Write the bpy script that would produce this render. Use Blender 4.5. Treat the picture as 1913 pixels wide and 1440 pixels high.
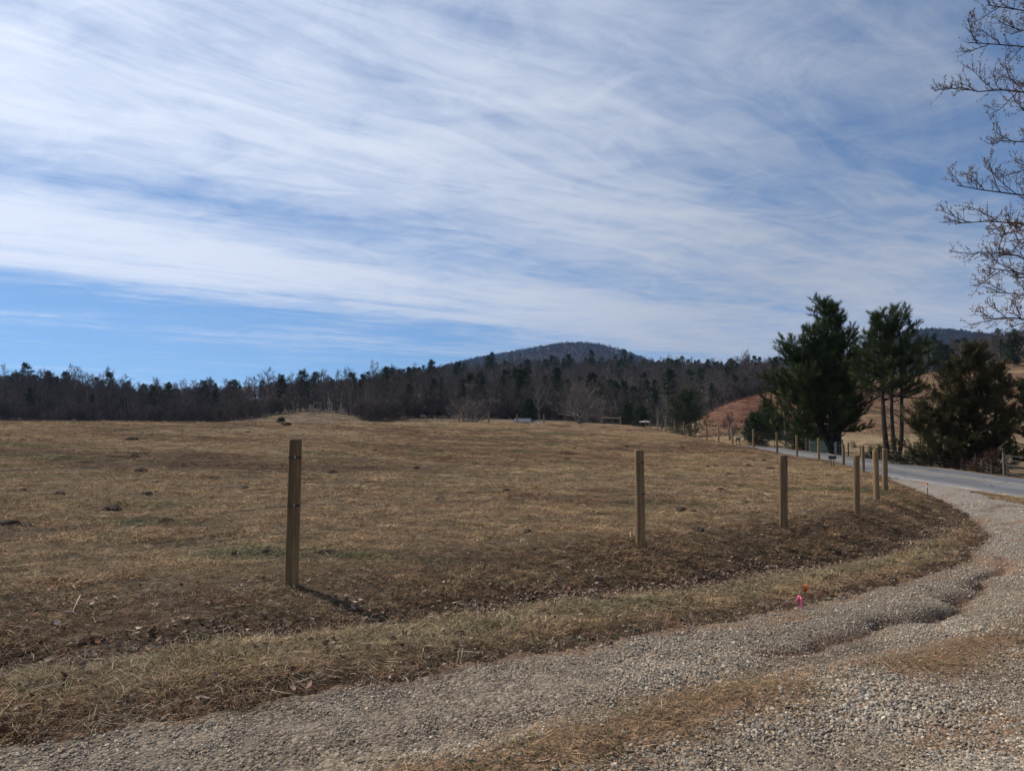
import bpy, bmesh, math, random
import numpy as np
from mathutils import Vector, Matrix

scene = bpy.context.scene
for _o in list(bpy.data.objects):
    bpy.data.objects.remove(_o, do_unlink=True)
COL = scene.collection
R = math.radians

# ------------------------------------------------------------------ camera
FPX, CX, CY, W0 = 1400.0, 956.5, 720.0, 1913.0       # focal length and centre of the photograph in its own pixels
TANP = 70.0 / FPX                                     # camera looks up about 2.9 degrees
EYE = 1.6
cam_d = bpy.data.cameras.new('camera')
cam = bpy.data.objects.new('camera', cam_d)
COL.objects.link(cam)
cam_d.sensor_fit = 'HORIZONTAL'
cam_d.sensor_width = 36.0
cam_d.lens = FPX / W0 * 36.0
cam_d.clip_start = 0.05
cam_d.clip_end = 20000
cam.location = (0, 0, EYE)
cam.rotation_euler = (R(90) + math.atan(TANP), 0, 0)
scene.camera = cam

# ------------------------------------------------------------------ light
SUN_EL = 47.0
SUN_XY = (-0.84, 0.54)                                # sun stands ahead and to the left
SUN_AZ = math.atan2(SUN_XY[0], SUN_XY[1])             # from +Y towards +X
_ce = math.cos(R(SUN_EL))
SUN_DIR = Vector((math.sin(SUN_AZ) * _ce, math.cos(SUN_AZ) * _ce, math.sin(R(SUN_EL))))
sun_d = bpy.data.lights.new('sun', 'SUN')
sun_d.energy = 5.0
sun_d.angle = R(0.6)
sun_d.color = (1.0, 0.93, 0.82)
sun = bpy.data.objects.new('sun', sun_d)
COL.objects.link(sun)
sun.rotation_euler = (-SUN_DIR).to_track_quat('-Z', 'Y').to_euler()
sun.location = (-30, 20, 60)

scene.view_settings.view_transform = 'Standard'
scene.view_settings.look = 'None'
scene.view_settings.exposure = 0.0
scene.view_settings.gamma = 1.0
scene.view_settings.use_curve_mapping = False
scene.render.engine = 'CYCLES'
scene.cycles.use_denoising = True
scene.cycles.max_bounces = 5
scene.cycles.diffuse_bounces = 3
scene.cycles.glossy_bounces = 2
scene.cycles.transmission_bounces = 2
scene.cycles.transparent_max_bounces = 4
scene.cycles.volume_bounces = 0


# ------------------------------------------------------------------ node helpers
class S:
    """a socket with arithmetic"""
    def __init__(s, nt, sock): s.nt, s.k = nt, sock
    def _m(s, op, *a, clamp=False):
        n = s.nt.nodes.new('ShaderNodeMath'); n.operation = op; n.use_clamp = clamp
        for i, v in enumerate((s,) + a):
            if isinstance(v, S): s.nt.links.new(v.k, n.inputs[i])
            else: n.inputs[i].default_value = v
        return S(s.nt, n.outputs[0])
    def __add__(s, o): return s._m('ADD', o)
    __radd__ = __add__
    def __sub__(s, o): return s._m('SUBTRACT', o)
    def __rsub__(s, o): return (s * -1.0) + o
    def __mul__(s, o): return s._m('MULTIPLY', o)
    __rmul__ = __mul__
    def __truediv__(s, o): return s._m('DIVIDE', o)
    def pow(s, o): return s._m('POWER', o)
    def max(s, o): return s._m('MAXIMUM', o)
    def min(s, o): return s._m('MINIMUM', o)
    def clamp(s): return s._m('ADD', 0.0, clamp=True)
    def step(s, a, b):
        n = s.nt.nodes.new('ShaderNodeMapRange'); n.interpolation_type = 'SMOOTHSTEP'
        s.nt.links.new(s.k, n.inputs[0]); n.inputs[1].default_value = a; n.inputs[2].default_value = b
        return S(s.nt, n.outputs[0])
    def lin(s, a, b, c=0.0, d=1.0):
        n = s.nt.nodes.new('ShaderNodeMapRange')
        s.nt.links.new(s.k, n.inputs[0])
        for i, v in enumerate((a, b, c, d)): n.inputs[i + 1].default_value = v
        return S(s.nt, n.outputs[0])
    def curve(s, pts):
        """piecewise smooth curve of the socket; pts = [(x, y)...]"""
        x0, x1 = pts[0][0], pts[-1][0]
        t = s.lin(x0, x1)
        n = s.nt.nodes.new('ShaderNodeValToRGB'); n.color_ramp.interpolation = 'B_SPLINE' if len(pts) < 3 else 'EASE'
        el = n.color_ramp.elements
        while len(el) < len(pts): el.new(0.5)
        for e, (x, y) in zip(el, pts):
            e.position = (x - x0) / (x1 - x0); e.color = (y, y, y, 1)
        s.nt.links.new(t.k, n.inputs[0])
        return S(s.nt, n.outputs[0])


def vec(nt, x, y, z):
    n = nt.nodes.new('ShaderNodeCombineXYZ')
    for i, v in enumerate((x, y, z)):
        if isinstance(v, S): nt.links.new(v.k, n.inputs[i])
        else: n.inputs[i].default_value = v
    return S(nt, n.outputs[0])


def sep(nt, v):
    n = nt.nodes.new('ShaderNodeSeparateXYZ'); nt.links.new(v.k, n.inputs[0])
    return [S(nt, n.outputs[i]) for i in range(3)]


def noise(nt, v, scale=1.0, detail=5.0, rough=0.5, dist=0.0, color=False, lac=2.0):
    n = nt.nodes.new('ShaderNodeTexNoise')
    if v is not None: nt.links.new(v.k, n.inputs['Vector'])
    n.inputs['Scale'].default_value = scale; n.inputs['Detail'].default_value = detail
    n.inputs['Roughness'].default_value = rough; n.inputs['Distortion'].default_value = dist
    n.inputs['Lacunarity'].default_value = lac
    return S(nt, n.outputs['Color' if color else 'Fac'])


def mix(nt, f, a, b, mode='MIX'):
    n = nt.nodes.new('ShaderNodeMix'); n.data_type = 'RGBA'; n.blend_type = mode
    for idx, v in ((0, f), (6, a), (7, b)):
        if isinstance(v, S): nt.links.new(v.k, n.inputs[idx])
        elif idx == 0: n.inputs[idx].default_value = v
        else: n.inputs[idx].default_value = (*v[:3], 1)
    return S(nt, n.outputs[2])


# ------------------------------------------------------------------ sky with a sheet of cirrus
world = bpy.data.worlds.new('World'); scene.world = world; world.use_nodes = True
world.cycles.sampling_method = 'MANUAL'; world.cycles.sample_map_resolution = 512
nt = world.node_tree; nt.nodes.clear()
sky = nt.nodes.new('ShaderNodeTexSky'); sky.sky_type = 'NISHITA'; sky.sun_disc = False
sky.sun_elevation = R(SUN_EL); sky.sun_rotation = SUN_AZ
sky.altitude = 200; sky.air_density = 1.0; sky.dust_density = 0.1; sky.ozone_density = 1.6
tc = nt.nodes.new('ShaderNodeTexCoord')
dx, dy, dz = sep(nt, S(nt, tc.outputs['Generated']))
nt.links.new(vec(nt, dx, dy, dz.max(0.0) * 0.9 + 0.13).k, sky.inputs[0])   # clear winter air: no yellow band at the horizon
zc = dz.max(0.0) + 0.012
u, v = dx / zc, dy / zc                                # position on the high flat cloud layer
pp = u * 0.79 + v * 0.61                               # along the streaks
qq = v * 0.79 - u * 0.61                               # across them
wv = vec(nt, pp * 0.5, qq * 0.9, 3.1)
warp = (noise(nt, wv, 0.9, 3, 0.5) - 0.5)
q1 = qq + warp * 1.1
w2 = noise(nt, vec(nt, pp * 0.22, qq * 0.5, 21.0), 1.0, 2, 0.5) - 0.5
qb = qq + warp * 0.75 + w2 * 1.0
base = qb.curve([(-1.5, .60), (0.2, .46), (1.1, .46), (1.8, .70), (2.4, .86), (2.9, .76), (3.35, .50),
                 (3.75, .66), (4.3, .95), (5.0, .90), (5.45, .60), (6.0, .22), (6.7, .10), (7.5, .30), (8.8, .12), (12.0, .12), (16.0, .2)])
base = base - pp.lin(0.6, 3.4, 0.0, 0.20) * qq.step(4.4, 2.4)
veil = pp.lin(2.6, 6.2) * qq.step(10.5, 5.0)
base = base * (1.0 - veil * 0.85) + veil * 0.66
n1 = noise(nt, vec(nt, pp * 0.50, q1 * 1.25, 0.7), 1.0, 7, 0.55, 0.5)
n2 = noise(nt, vec(nt, pp * 0.8 + warp * 2.6, q1 * 5.6, 4.2), 1.0, 6, 0.64, 0.8)
n3 = noise(nt, vec(nt, u * 1.7, v * 1.7, 9.0), 1.8, 6, 0.62, 0.9)
n4 = noise(nt, vec(nt, pp * 0.16 - qq * 0.1, qq * 2.2 + pp * 0.34, 14.0), 1.0, 7, 0.6, 0.4)
cov = base + (n1 - 0.5) * 0.98 + (n2 - 0.5) * 0.62 + (n3 - 0.5) * 0.62 + (n4 - 0.5) * 0.40
cov = cov.step(0.03, 1.04)
cov = cov * dz.step(0.0, 0.02)
sundot = dx * SUN_DIR.x + dy * SUN_DIR.y + dz * SUN_DIR.z
bright = 5.2 + sundot.lin(0.30, 0.92, 0.0, 5.2)          # thin ice cloud is brighter towards the sun
ccol = vec(nt, bright * 0.905, bright * 0.975, bright * 1.12)
skyc = mix(nt, 1.0, S(nt, sky.outputs[0]), (.70, .90, 1.06), 'MULTIPLY')   # deep blue of clear winter air
allsky = mix(nt, cov * 0.92, skyc, ccol)
bg = nt.nodes.new('ShaderNodeBackground'); bg.inputs[1].default_value = 0.1
nt.links.new(allsky.k, bg.inputs[0])
wo = nt.nodes.new('ShaderNodeOutputWorld'); nt.links.new(bg.outputs[0], wo.inputs[0])


# ------------------------------------------------------------------ numpy helpers
def lattice(ix, iy, seed):
    h = (ix.astype(np.int64) * 374761393 + iy.astype(np.int64) * 668265263 + seed * 974634777) & 0xFFFFFFFF
    h = ((h ^ (h >> 13)) * 1274126177) & 0xFFFFFFFF
    return ((h ^ (h >> 16)) & 0xFFFF) / 65535.0


def vnoise(x, y, seed=0):
    """value noise, -1..1"""
    x = np.asarray(x, float); y = np.asarray(y, float)
    ix, iy = np.floor(x), np.floor(y)
    fx, fy = x - ix, y - iy
    fx = fx * fx * fx * (fx * (fx * 6 - 15) + 10); fy = fy * fy * fy * (fy * (fy * 6 - 15) + 10)
    a = lattice(ix, iy, seed); b = lattice(ix + 1, iy, seed); c = lattice(ix, iy + 1, seed); d = lattice(ix + 1, iy + 1, seed)
    return ((a * (1 - fx) + b * fx) * (1 - fy) + (c * (1 - fx) + d * fx) * fy) * 2 - 1


def fbm(x, y, seed=0, octs=4, gain=0.5):
    t, a, s = 0.0, 1.0, 0.0
    for i in range(octs):
        t = t + a * vnoise(x * 2 ** i + 13.7 * i, y * 2 ** i - 7.3 * i, seed + i); s += a; a *= gain
    return t / s


def sstep(a, b, x):
    t = np.clip((x - a) / (b - a), 0, 1)
    return t * t * (3 - 2 * t)


def curve1(xs, ys, sigma, step=None):
    """smooth table through points"""
    lo, hi = xs[0] - 4 * sigma, xs[-1] + 4 * sigma
    step = step or sigma / 4
    g = np.arange(lo, hi, step); v = np.interp(g, xs, ys)
    k = np.exp(-0.5 * (np.arange(-12, 13) / 4.0) ** 2); k /= k.sum()
    v = np.convolve(np.pad(v, 12, mode='edge'), k, 'valid')
    return lambda q: np.interp(q, g, v)


def ray(px, py, depth):
    """world point seen at photograph pixel (px, py) at distance depth along +Y"""
    vv = (CY - py) / FPX
    den = 1 - TANP * vv
    k = math.sqrt(1 + TANP * TANP)
    return ((px - CX) / FPX * k / den * depth, depth, EYE + (TANP + vv) / den * depth)


# ------------------------------------------------------------------ the lie of the land
g_field = curve1([-60, 7.4, 26, 40, 60, 80, 110, 140, 200], [.4, 0, -.08, -.05, .5, 1.0, 1.75, 2.3, 3.2], 5.0)
# left edge of the gravel drive: x, y, z, then bank foot and bank top distances
EDGE = np.array([(-60, -30, 1.6, 2.0, 4.0), (-12, -1.9, .3, 1.8, 3.6), (-6, 1.9, .1, 1.8, 3.4), (-2.6, 3.8, 0, 1.75, 3.2),
                 (-1.45, 4.45, -.02, 1.7, 3.1), (-.2, 5.3, -.1, 1.75, 3.2), (1.47, 7.0, -.30, 1.8, 3.3), (3.36, 8.65, -.5, 1.8, 3.4),
                 (5.9, 11.1, -.70, 1.7, 3.3), (7.95, 13.2, -.85, 1.5, 3.0), (11.2, 17.7, -1.05, 1.0, 2.7), (14.0, 23, -1.2, .5, 2.1),
                 (16.2, 28, -1.28, .3, 1.9), (19.2, 36.9, -1.38, .2, 1.4), (20.9, 44, -1.33, .2, 1.3), (21.2, 60, -1.12, .2, 1.4),
                 (21.2, 110, -1.0, .2, 1.5), (21.2, 260, .0, .2, 1.5)])
_seg = np.r_[0, np.cumsum(np.hypot(*np.diff(EDGE[:, :2], axis=0).T))]
_s = np.concatenate([np.arange(0, 66, .5), np.arange(66, 125, .1), np.arange(125, _seg[-1], .8)])
EL = np.stack([np.interp(_s, _seg, EDGE[:, i]) for i in range(5)], 1)
_k = np.exp(-0.5 * (np.arange(-9, 10) / 4.0) ** 2); _k /= _k.sum()
for _i in range(5):
    EL[:, _i] = np.convolve(np.pad(EL[:, _i], 9, mode='edge'), _k, 'valid')
_tan = np.gradient(EL[:, :2], axis=0); _tan /= np.linalg.norm(_tan, axis=1)[:, None]


def edge_coords(x, y):
    """signed distance to the drive's edge (positive on the field side), nearest edge sample"""
    x = np.ravel(x); y = np.ravel(y)
    t = np.empty_like(x); idx = np.empty(len(x), int)
    for a in range(0, len(x), 20000):
        sl = slice(a, a + 20000)
        c = (((x[sl, None] - EL[None, ::12, 0]) ** 2 + (y[sl, None] - EL[None, ::12, 1]) ** 2).argmin(1) * 12)[:, None]
        win = np.clip(c + np.arange(-13, 14)[None], 0, len(EL) - 1)
        d2 = (x[sl, None] - EL[win, 0]) ** 2 + (y[sl, None] - EL[win, 1]) ** 2
        k = d2.argmin(1); i = win[np.arange(len(k)), k]; idx[sl] = i
        cr = _tan[i, 0] * (y[sl] - EL[i, 1]) - _tan[i, 1] * (x[sl] - EL[i, 0])
        t[sl] = np.sqrt(d2[np.arange(len(k)), k]) * np.where(cr >= 0, 1, -1)
    return t, idx


road_z = curve1([-40, 0, 20, 36, 41.8, 50.8, 63.8, 75, 90, 110, 200], [-1.9, -1.75, -1.62, -1.48, -1.38, -1.27, -1.10, -.98, -1.05, -1.05, -.4], 4.0)
ROAD_X0, ROAD_X1, ROAD_C = 21.5, 27.6, 24.55

# far land: height of the ground, written as the photograph row at which it lies
FD = np.array([110, 130, 160, 200, 240, 300, 400, 520, 700, 1000.])
FAR = [(-2500, [812, 805, 798, 790, 784, 772, 757, 748, 742, 745]),
       (-600, [812, 805, 798, 790, 784, 772, 757, 748, 742, 745]),
       (0, [812, 805, 798, 790, 784, 772, 759, 750, 744, 745]),
       (256, [812, 805, 800, 792, 787, 780, 772, 767, 760, 755]),
       (400, [812, 805, 800, 792, 786, 778, 768, 758, 752, 752]),
       (470, [810, 803, 794, 780, 774, 770, 763, 753, 750, 750]),
       (520, [810, 802, 790, 770, 766, 763, 756, 748, 746, 750]),
       (580, [810, 802, 788, 766, 763, 760, 750, 742, 742, 750]),
       (630, [810, 802, 789, 769, 766, 760, 748, 740, 738, 750]),
       (690, [810, 804, 792, 782, 778, 765, 745, 735, 735, 750]),
       (760, [808, 802, 790, 778, 774, 762, 738, 725, 728, 750]),
       (860, [808, 802, 790, 781, 777, 760, 732, 717, 722, 750]),
       (950, [808, 802, 791, 783, 778, 758, 728, 711, 716, 750]),
       (1050, [808, 803, 793, 785, 780, 757, 725, 706, 710, 750]),
       (1180, [812, 808, 800, 795, 787, 757, 724, 703, 708, 750]),
       (1300, [828, 821, 806, 800, 790, 757, 727, 709, 712, 750]),
       (1332, [828, 814, 785, 764, 764, 757, 727, 708, 712, 750]),
       (1380, [828, 805, 772, 748, 747, 747, 725, 708, 712, 750]),
       (1440, [828, 802, 766, 738, 733, 733, 722, 706, 712, 750]),
       (1550, [828, 803, 768, 735, 717, 714, 712, 704, 712, 750]),
       (1700, [830, 806, 775, 735, 706, 699, 700, 698, 705, 740]),
       (1800, [832, 812, 782, 738, 702, 689, 692, 690, 700, 740]),
       (1913, [834, 816, 786, 742, 692, 663, 664, 668, 690, 740]),
       (2300, [834, 816, 790, 745, 690, 650, 650, 655, 680, 740]),
       (4500, [834, 816, 790, 745, 690, 650, 650, 655, 680, 740])]
_fpx = np.array([c[0] for c in FAR]); _frow = np.array([c[1] for c in FAR], float)
_gp = np.arange(-2600, 4600, 8.0); _gd = np.linspace(math.log(100), math.log(1050), 140)
_ft = np.stack([np.interp(_gp, _fpx, _frow[:, j]) for j in range(len(FD))], 1)
_ft = np.stack([np.interp(_gd, np.log(FD), r) for r in _ft], 0)
_k = np.exp(-0.5 * (np.arange(-9, 10) / 3.0) ** 2); _k /= _k.sum()
_ft = np.apply_along_axis(lambda r: np.convolve(np.pad(r, 9, mode='edge'), _k, 'valid'), 0, _ft)
_k = np.exp(-0.5 * (np.arange(-6, 7) / 2.2) ** 2); _k /= _k.sum()
_ft = np.apply_along_axis(lambda r: np.convolve(np.pad(r, 6, mode='edge'), _k, 'valid'), 1, _ft)


def far_height(x, y):
    d = np.maximum(y, 60.0)
    px = np.clip(CX + FPX * x / d, _gp[0], _gp[-2])
    ld = np.clip(np.log(d), _gd[0], _gd[-1] - 1e-6)
    i = (px - _gp[0]) / 8.0; j = (ld - _gd[0]) / (_gd[1] - _gd[0])
    i0 = np.clip(np.floor(i).astype(int), 0, len(_gp) - 2); j0 = np.clip(np.floor(j).astype(int), 0, len(_gd) - 2)
    fi, fj = i - i0, j - j0
    row = (_ft[i0, j0] * (1 - fi) + _ft[i0 + 1, j0] * fi) * (1 - fj) + (_ft[i0, j0 + 1] * (1 - fi) + _ft[i0 + 1, j0 + 1] * fi) * fj
    z = EYE + (790 - row) / FPX * np.minimum(d, 1050)
    z = z + 0.5 * fbm(x / 35, y / 35, 31, 3) * sstep(120, 220, d)
    return np.where(y < 100, -6.0 - (100 - np.minimum(y, 100)) * 0.05, z)


def field_height(x, y):
    xs = np.clip(x, -80, 40)
    h = -0.0426 * (xs + 2.18) + g_field(y)
    s = -0.82 * x + 0.57 * y
    h = h - 0.115 * 6.0 * np.logaddexp(0, (s - 68.0) / 6.0)
    h = h + 0.10 * fbm(x / 9, y / 9, 3, 3) * sstep(8, 25, np.hypot(x, y))
    return h


GULLY = np.array([(2.2, 6.3), (3.4, 7.55), (4.3, 8.3), (5.1, 9.0), (6.2, 10.3), (7.2, 11.6), (8.1, 12.6), (9.2, 14.2)])
RUT = np.array([(-2.2, 2.9), (-.6, 3.9), (.83, 4.85), (2.1, 6.0), (3.3, 6.9)])
MEDIAN = np.array([(-4, 1.2), (-1.5, 2.7), (.11, 3.72), (1.58, 5.0), (3.8, 6.4), (7, 9.3), (10.8, 13.6), (14.2, 19), (16.4, 24.5)])
SPIT = np.array([(20.6, 34.6), (18.3, 28.4), (18.2, 27.0), (16.8, 19), (21.3, 14), (21.5, 34)])


def line_dist(P, x, y):
    best = np.full(np.shape(x), 1e9); par = np.zeros(np.shape(x))
    for k in range(len(P) - 1):
        a, b = P[k], P[k + 1]; ab = b - a
        tt = np.clip(((x - a[0]) * ab[0] + (y - a[1]) * ab[1]) / (ab @ ab), 0, 1)
        d = np.hypot(x - a[0] - tt * ab[0], y - a[1] - tt * ab[1])
        m = d < best; best = np.where(m, d, best); par = np.where(m, k + tt, par)
    return best, par


def inside_poly(P, x, y):
    c = np.zeros(np.shape(x), bool)
    for k in range(len(P)):
        (x0, y0), (x1, y1) = P[k], P[(k + 1) % len(P)]
        c ^= ((y0 > y) != (y1 > y)) & (x < (x1 - x0) * (y - y0) / (y1 - y0 + 1e-12) + x0)
    return c


def drive_relief(x, y):
    """ruts, the washed-out gully and the raised middle of the drive"""
    gd, gp = line_dist(GULLY, x + 0.16 * vnoise(x * 1.7, y * 1.7, 5), y + 0.14 * vnoise(x * 1.9, y * 1.9, 6))
    wd = 0.075 + 0.055 * np.sin(np.clip(gp / 7, 0, 1) * math.pi)
    amp = np.sin(np.clip(gp / 7, 0.04, 0.97) * math.pi) ** .6
    z = -0.135 * amp * (.72 + .4 * vnoise(x * 2.3, y * 2.3, 9)) * np.exp(-(gd / wd) ** 2 * 0.8)
    z = z - 0.035 * amp * np.exp(-(gd / .34) ** 2)
    rd, _ = line_dist(RUT, x + .1 * vnoise(x * 2, y * 2, 8), y)
    z = z - 0.065 * np.exp(-(rd / 0.24) ** 2)
    md, _ = line_dist(MEDIAN, x, y)
    z = z + 0.045 * np.exp(-(md / 0.55) ** 2)
    z = z - 0.03 * np.exp(-((md - 1.0) / 0.45) ** 2)
    return z + 0.018 * fbm(x * 1.1, y * 1.1, 12, 4)


def ground(x, y, full=False):
    shp = np.shape(x); x = np.ravel(np.asarray(x, float)); y = np.ravel(np.asarray(y, float))
    t, i = edge_coords(x, y)
    D, t0, t1 = EL[i, 2], EL[i, 3], EL[i, 4]
    F = field_height(x, y)
    wob = 0.22 * fbm(x / 1.8, y / 1.8, 21, 3)
    w = sstep(t0, t1 + 0.25, t + wob * sstep(0.3, 1.5, t))
    ditch = -0.10 * np.exp(-((t - t0) / 0.45) ** 2) + 0.05 * sstep(0, .5, t) * (1 - sstep(.8, 1.6, t))
    z = (D + ditch) * (1 - w) + F * w
    r = np.hypot(x, y)
    inside = sstep(0.15, -0.25, t)                       # the drive
    dr = drive_relief(x, y) * sstep(40, 25, r)
    z = z + inside * dr
    # road
    rz = road_z(y)
    wr = sstep(19.9, 21.2, x + .15 * vnoise(y / 3, 0 * y, 4))
    right = rz - 0.05 - 0.45 * sstep(28.2, 30.5, x) + 0.25 * fbm(x / 12, y / 12, 7, 3) * sstep(29, 40, x) - 0.012 * np.clip(x - 32, 0, 60)
    z = z * (1 - wr) + np.where(x > ROAD_X1, right, rz - 0.06) * wr
    fh = far_height(x, y)
    k = 0.8
    z = k * np.logaddexp(np.clip(z / k, -300, 300), np.clip(fh / k, -300, 300))
    # turf: small humps
    turf = (1 - inside) * (1 - ((x > 21) & (x < 28.2)))
    z = z + turf * (0.030 * fbm(x * 1.3, y * 1.3, 41, 3) + 0.016 * fbm(x * 4.3, y * 4.3, 44, 2)) * sstep(120, 60, r)
    if full:
        return z.reshape(shp), t.reshape(shp), i.reshape(shp), w.reshape(shp)
    return z.reshape(shp)


def zat(x, y):
    return float(ground(np.array([x]), np.array([y]))[0])


WOOD_PX = [-2600, 0, 400, 455, 520, 600, 650, 690, 720, 760, 850, 950, 1050, 1150, 1300, 1320, 1400, 1500, 1700, 1800, 1913, 2300, 4600]
WOOD_D = [235, 235, 228, 196, 196, 203, 200, 184, 184, 198, 206, 215, 215, 205, 225, 240, 262, 275, 280, 305, 330, 330, 330]


def wood_front(px):
    return np.interp(px, WOOD_PX, WOOD_D)


STRAW = np.array([.198, .132, .072]); BROWN = np.array([.104, .063, .038]); GREEN = np.array([.060, .070, .028])
CLAY = np.array([.200, .100, .058]); LITTER = np.array([.072, .049, .034]); PALE = np.array([.225, .168, .098])


def land_colour(x, y, t=None, w=None, idx=None):
    """base colour of turf and soil at a place"""
    shp = np.shape(x); x = np.ravel(x); y = np.ravel(y)
    if t is None:
        t, idx = edge_coords(x, y)
    t = np.ravel(t)
    t0, t1 = EL[idx, 3], EL[idx, 4]
    d = np.hypot(x, y)
    a = fbm(x / 3.1, y / 2.2, 51, 4) * .7 + fbm(x / 14, y / 9, 55, 3) * .6
    c = STRAW + (BROWN - STRAW) * sstep(-.15, .55, a)[:, None]
    c = c + (PALE - c) * (0.75 * sstep(.05, .6, fbm(x / 17, y / 7, 58, 3)) * sstep(12, 40, d))[:, None]
    g = sstep(.34, .62, fbm(x / 2.4 + 9, y / 1.3, 61, 3) * .6 + fbm(x / 11, y / 6, 64, 2) * .6)
    c = c + (GREEN - c) * (0.75 * g)[:, None]
    for gx, gy, ga, gb in ((-3.1, 9.1, .9, .4), (-2.0, 9.3, .6, .3), (-5.5, 11.2, .9, .35), (-15, 24, 3.0, .9), (-6.2, 13.6, 1.1, .35), (-1.0, 9.3, .8, .3), (-19, 30, 3, .8), (3.5, 17.5, 1.2, .4), (-12.5, 18, 1.5, .4)):
        gg = np.exp(-((x - gx) / ga) ** 2 - ((y - gy) / gb) ** 2) * sstep(-.5, .2, fbm(x / .4, y / .3, 66, 3))
        c = c + (np.array([.055, .070, .026]) - c) * (0.9 * gg)[:, None]
    cl = sstep(.42, .75, fbm(x / 1.7, y / 1.4, 71, 3)) * .5 * sstep(30, 15, d)
    c = c + (CLAY - c) * cl[:, None]
    # bank, ditch and verge beside the drive
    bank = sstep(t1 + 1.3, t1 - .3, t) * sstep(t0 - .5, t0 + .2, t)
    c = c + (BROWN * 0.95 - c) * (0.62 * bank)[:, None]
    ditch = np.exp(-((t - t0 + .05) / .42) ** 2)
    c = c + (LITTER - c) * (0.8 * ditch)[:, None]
    verge = sstep(.35, .8, t) * sstep(t0 - .1, t0 - .55, t) * sstep(34, 22, d)
    vc = np.array([.150, .112, .064]) + (np.array([.086, .076, .038]) - np.array([.150, .112, .064])) * sstep(.0, .6, fbm(x / .9, y / .9, 81, 3))[:, None]
    c = c + (vc - c) * (0.85 * verge)[:, None]
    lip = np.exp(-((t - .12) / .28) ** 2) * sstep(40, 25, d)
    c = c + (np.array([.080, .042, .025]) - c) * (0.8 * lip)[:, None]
    corner = np.exp(-(((x - 11.5) / 3.2) ** 2 + ((y - 23.5) / 4.5) ** 2)) * sstep(-.2, .3, fbm(x / 1.5, y / 1.5, 91, 3))
    c = c + (np.array([.235, .135, .078]) - c) * (0.6 * corner * (t > .6))[:, None]
    # far side of the road and the clay hill
    px = CX + FPX * x / np.maximum(y, 1)
    hill = sstep(1296, 1325, px) * sstep(112, 135, y)
    zz = far_height(x, y)
    band = .9 * fbm(zz * .5 + .8 * fbm(x / 30, y / 30, 95, 2), x / 40, 97, 4) + .75 * fbm(x / 12, y / 18, 99, 4) + .1
    hc = np.array([.195, .132, .074]) + (np.array([.118, .053, .032]) - np.array([.195, .132, .074])) * (sstep(-.4, .5, band + .35 * sstep(1480, 1400, px)) * (1 - .3 * sstep(1500, 1700, px)))[:, None]
    terr = sstep(.1, .5, fbm(zz * 1.6 + x / 60, x / 25, 98, 3))
    hc = hc * (1 - .35 * terr)[:, None]
    c = c + (hc - c) * hill[:, None]
    c = c + (PALE * .95 - c) * (0.6 * sstep(29, 33, x) * (1 - hill) * (y > 20))[:, None]
    low = sstep(140, 165, y) * sstep(1290, 1200, px)
    c = c + (np.array([.125, .092, .058]) - c) * (.85 * low)[:, None]
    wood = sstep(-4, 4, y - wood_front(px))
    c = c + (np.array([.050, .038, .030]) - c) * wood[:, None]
    return c.reshape(shp + (3,))


# ------------------------------------------------------------------ mesh helpers
def mesh_np(name, verts, faces, mats=(), smooth=False, mat_idx=None, colors=None):
    """verts (n,3); faces (m,k) int array or list of arrays"""
    me = bpy.data.meshes.new(name)
    verts = np.asarray(verts, np.float32)
    if isinstance(faces, np.ndarray): faces = [faces]
    faces = [f for f in faces if len(f)]
    loops = np.concatenate([f.ravel() for f in faces]).astype(np.int32)
    tot = np.concatenate([np.full(len(f), f.shape[1]) for f in faces]).astype(np.int32)
    start = np.r_[0, np.cumsum(tot)[:-1]].astype(np.int32)
    me.vertices.add(len(verts)); me.vertices.foreach_set('co', verts.ravel())
    me.loops.add(len(loops)); me.loops.foreach_set('vertex_index', loops)
    me.polygons.add(len(tot)); me.polygons.foreach_set('loop_start', start); me.polygons.foreach_set('loop_total', tot)
    for m in mats: me.materials.append(m)
    if mat_idx is not None: me.polygons.foreach_set('material_index', np.asarray(mat_idx, np.int32))
    me.polygons.foreach_set('use_smooth', np.full(len(tot), smooth, bool))
    if colors is not None:
        at = me.attributes.new('tint', 'FLOAT_COLOR', 'POINT')
        c4 = np.ones((len(verts), 4), np.float32); c4[:, :3] = colors
        at.data.foreach_set('color', c4.ravel())
    me.update(calc_edges=True)
    me.validate()
    return me


def obj(name, me, parent=None, loc=None, rot=None, **props):
    o = bpy.data.objects.new(name, me); COL.objects.link(o)
    if parent is not None: o.parent = parent
    if loc is not None: o.location = loc
    if rot is not None: o.rotation_euler = rot
    for k, v in props.items(): o[k] = v
    return o


def thing(name, loc, label, category, group=None, rz=0.0):
    o = obj(name, None, loc=loc, rot=(0, 0, rz), label=label, category=category)
    o.empty_display_size = 0.1
    if group: o['group'] = group
    return o


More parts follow.
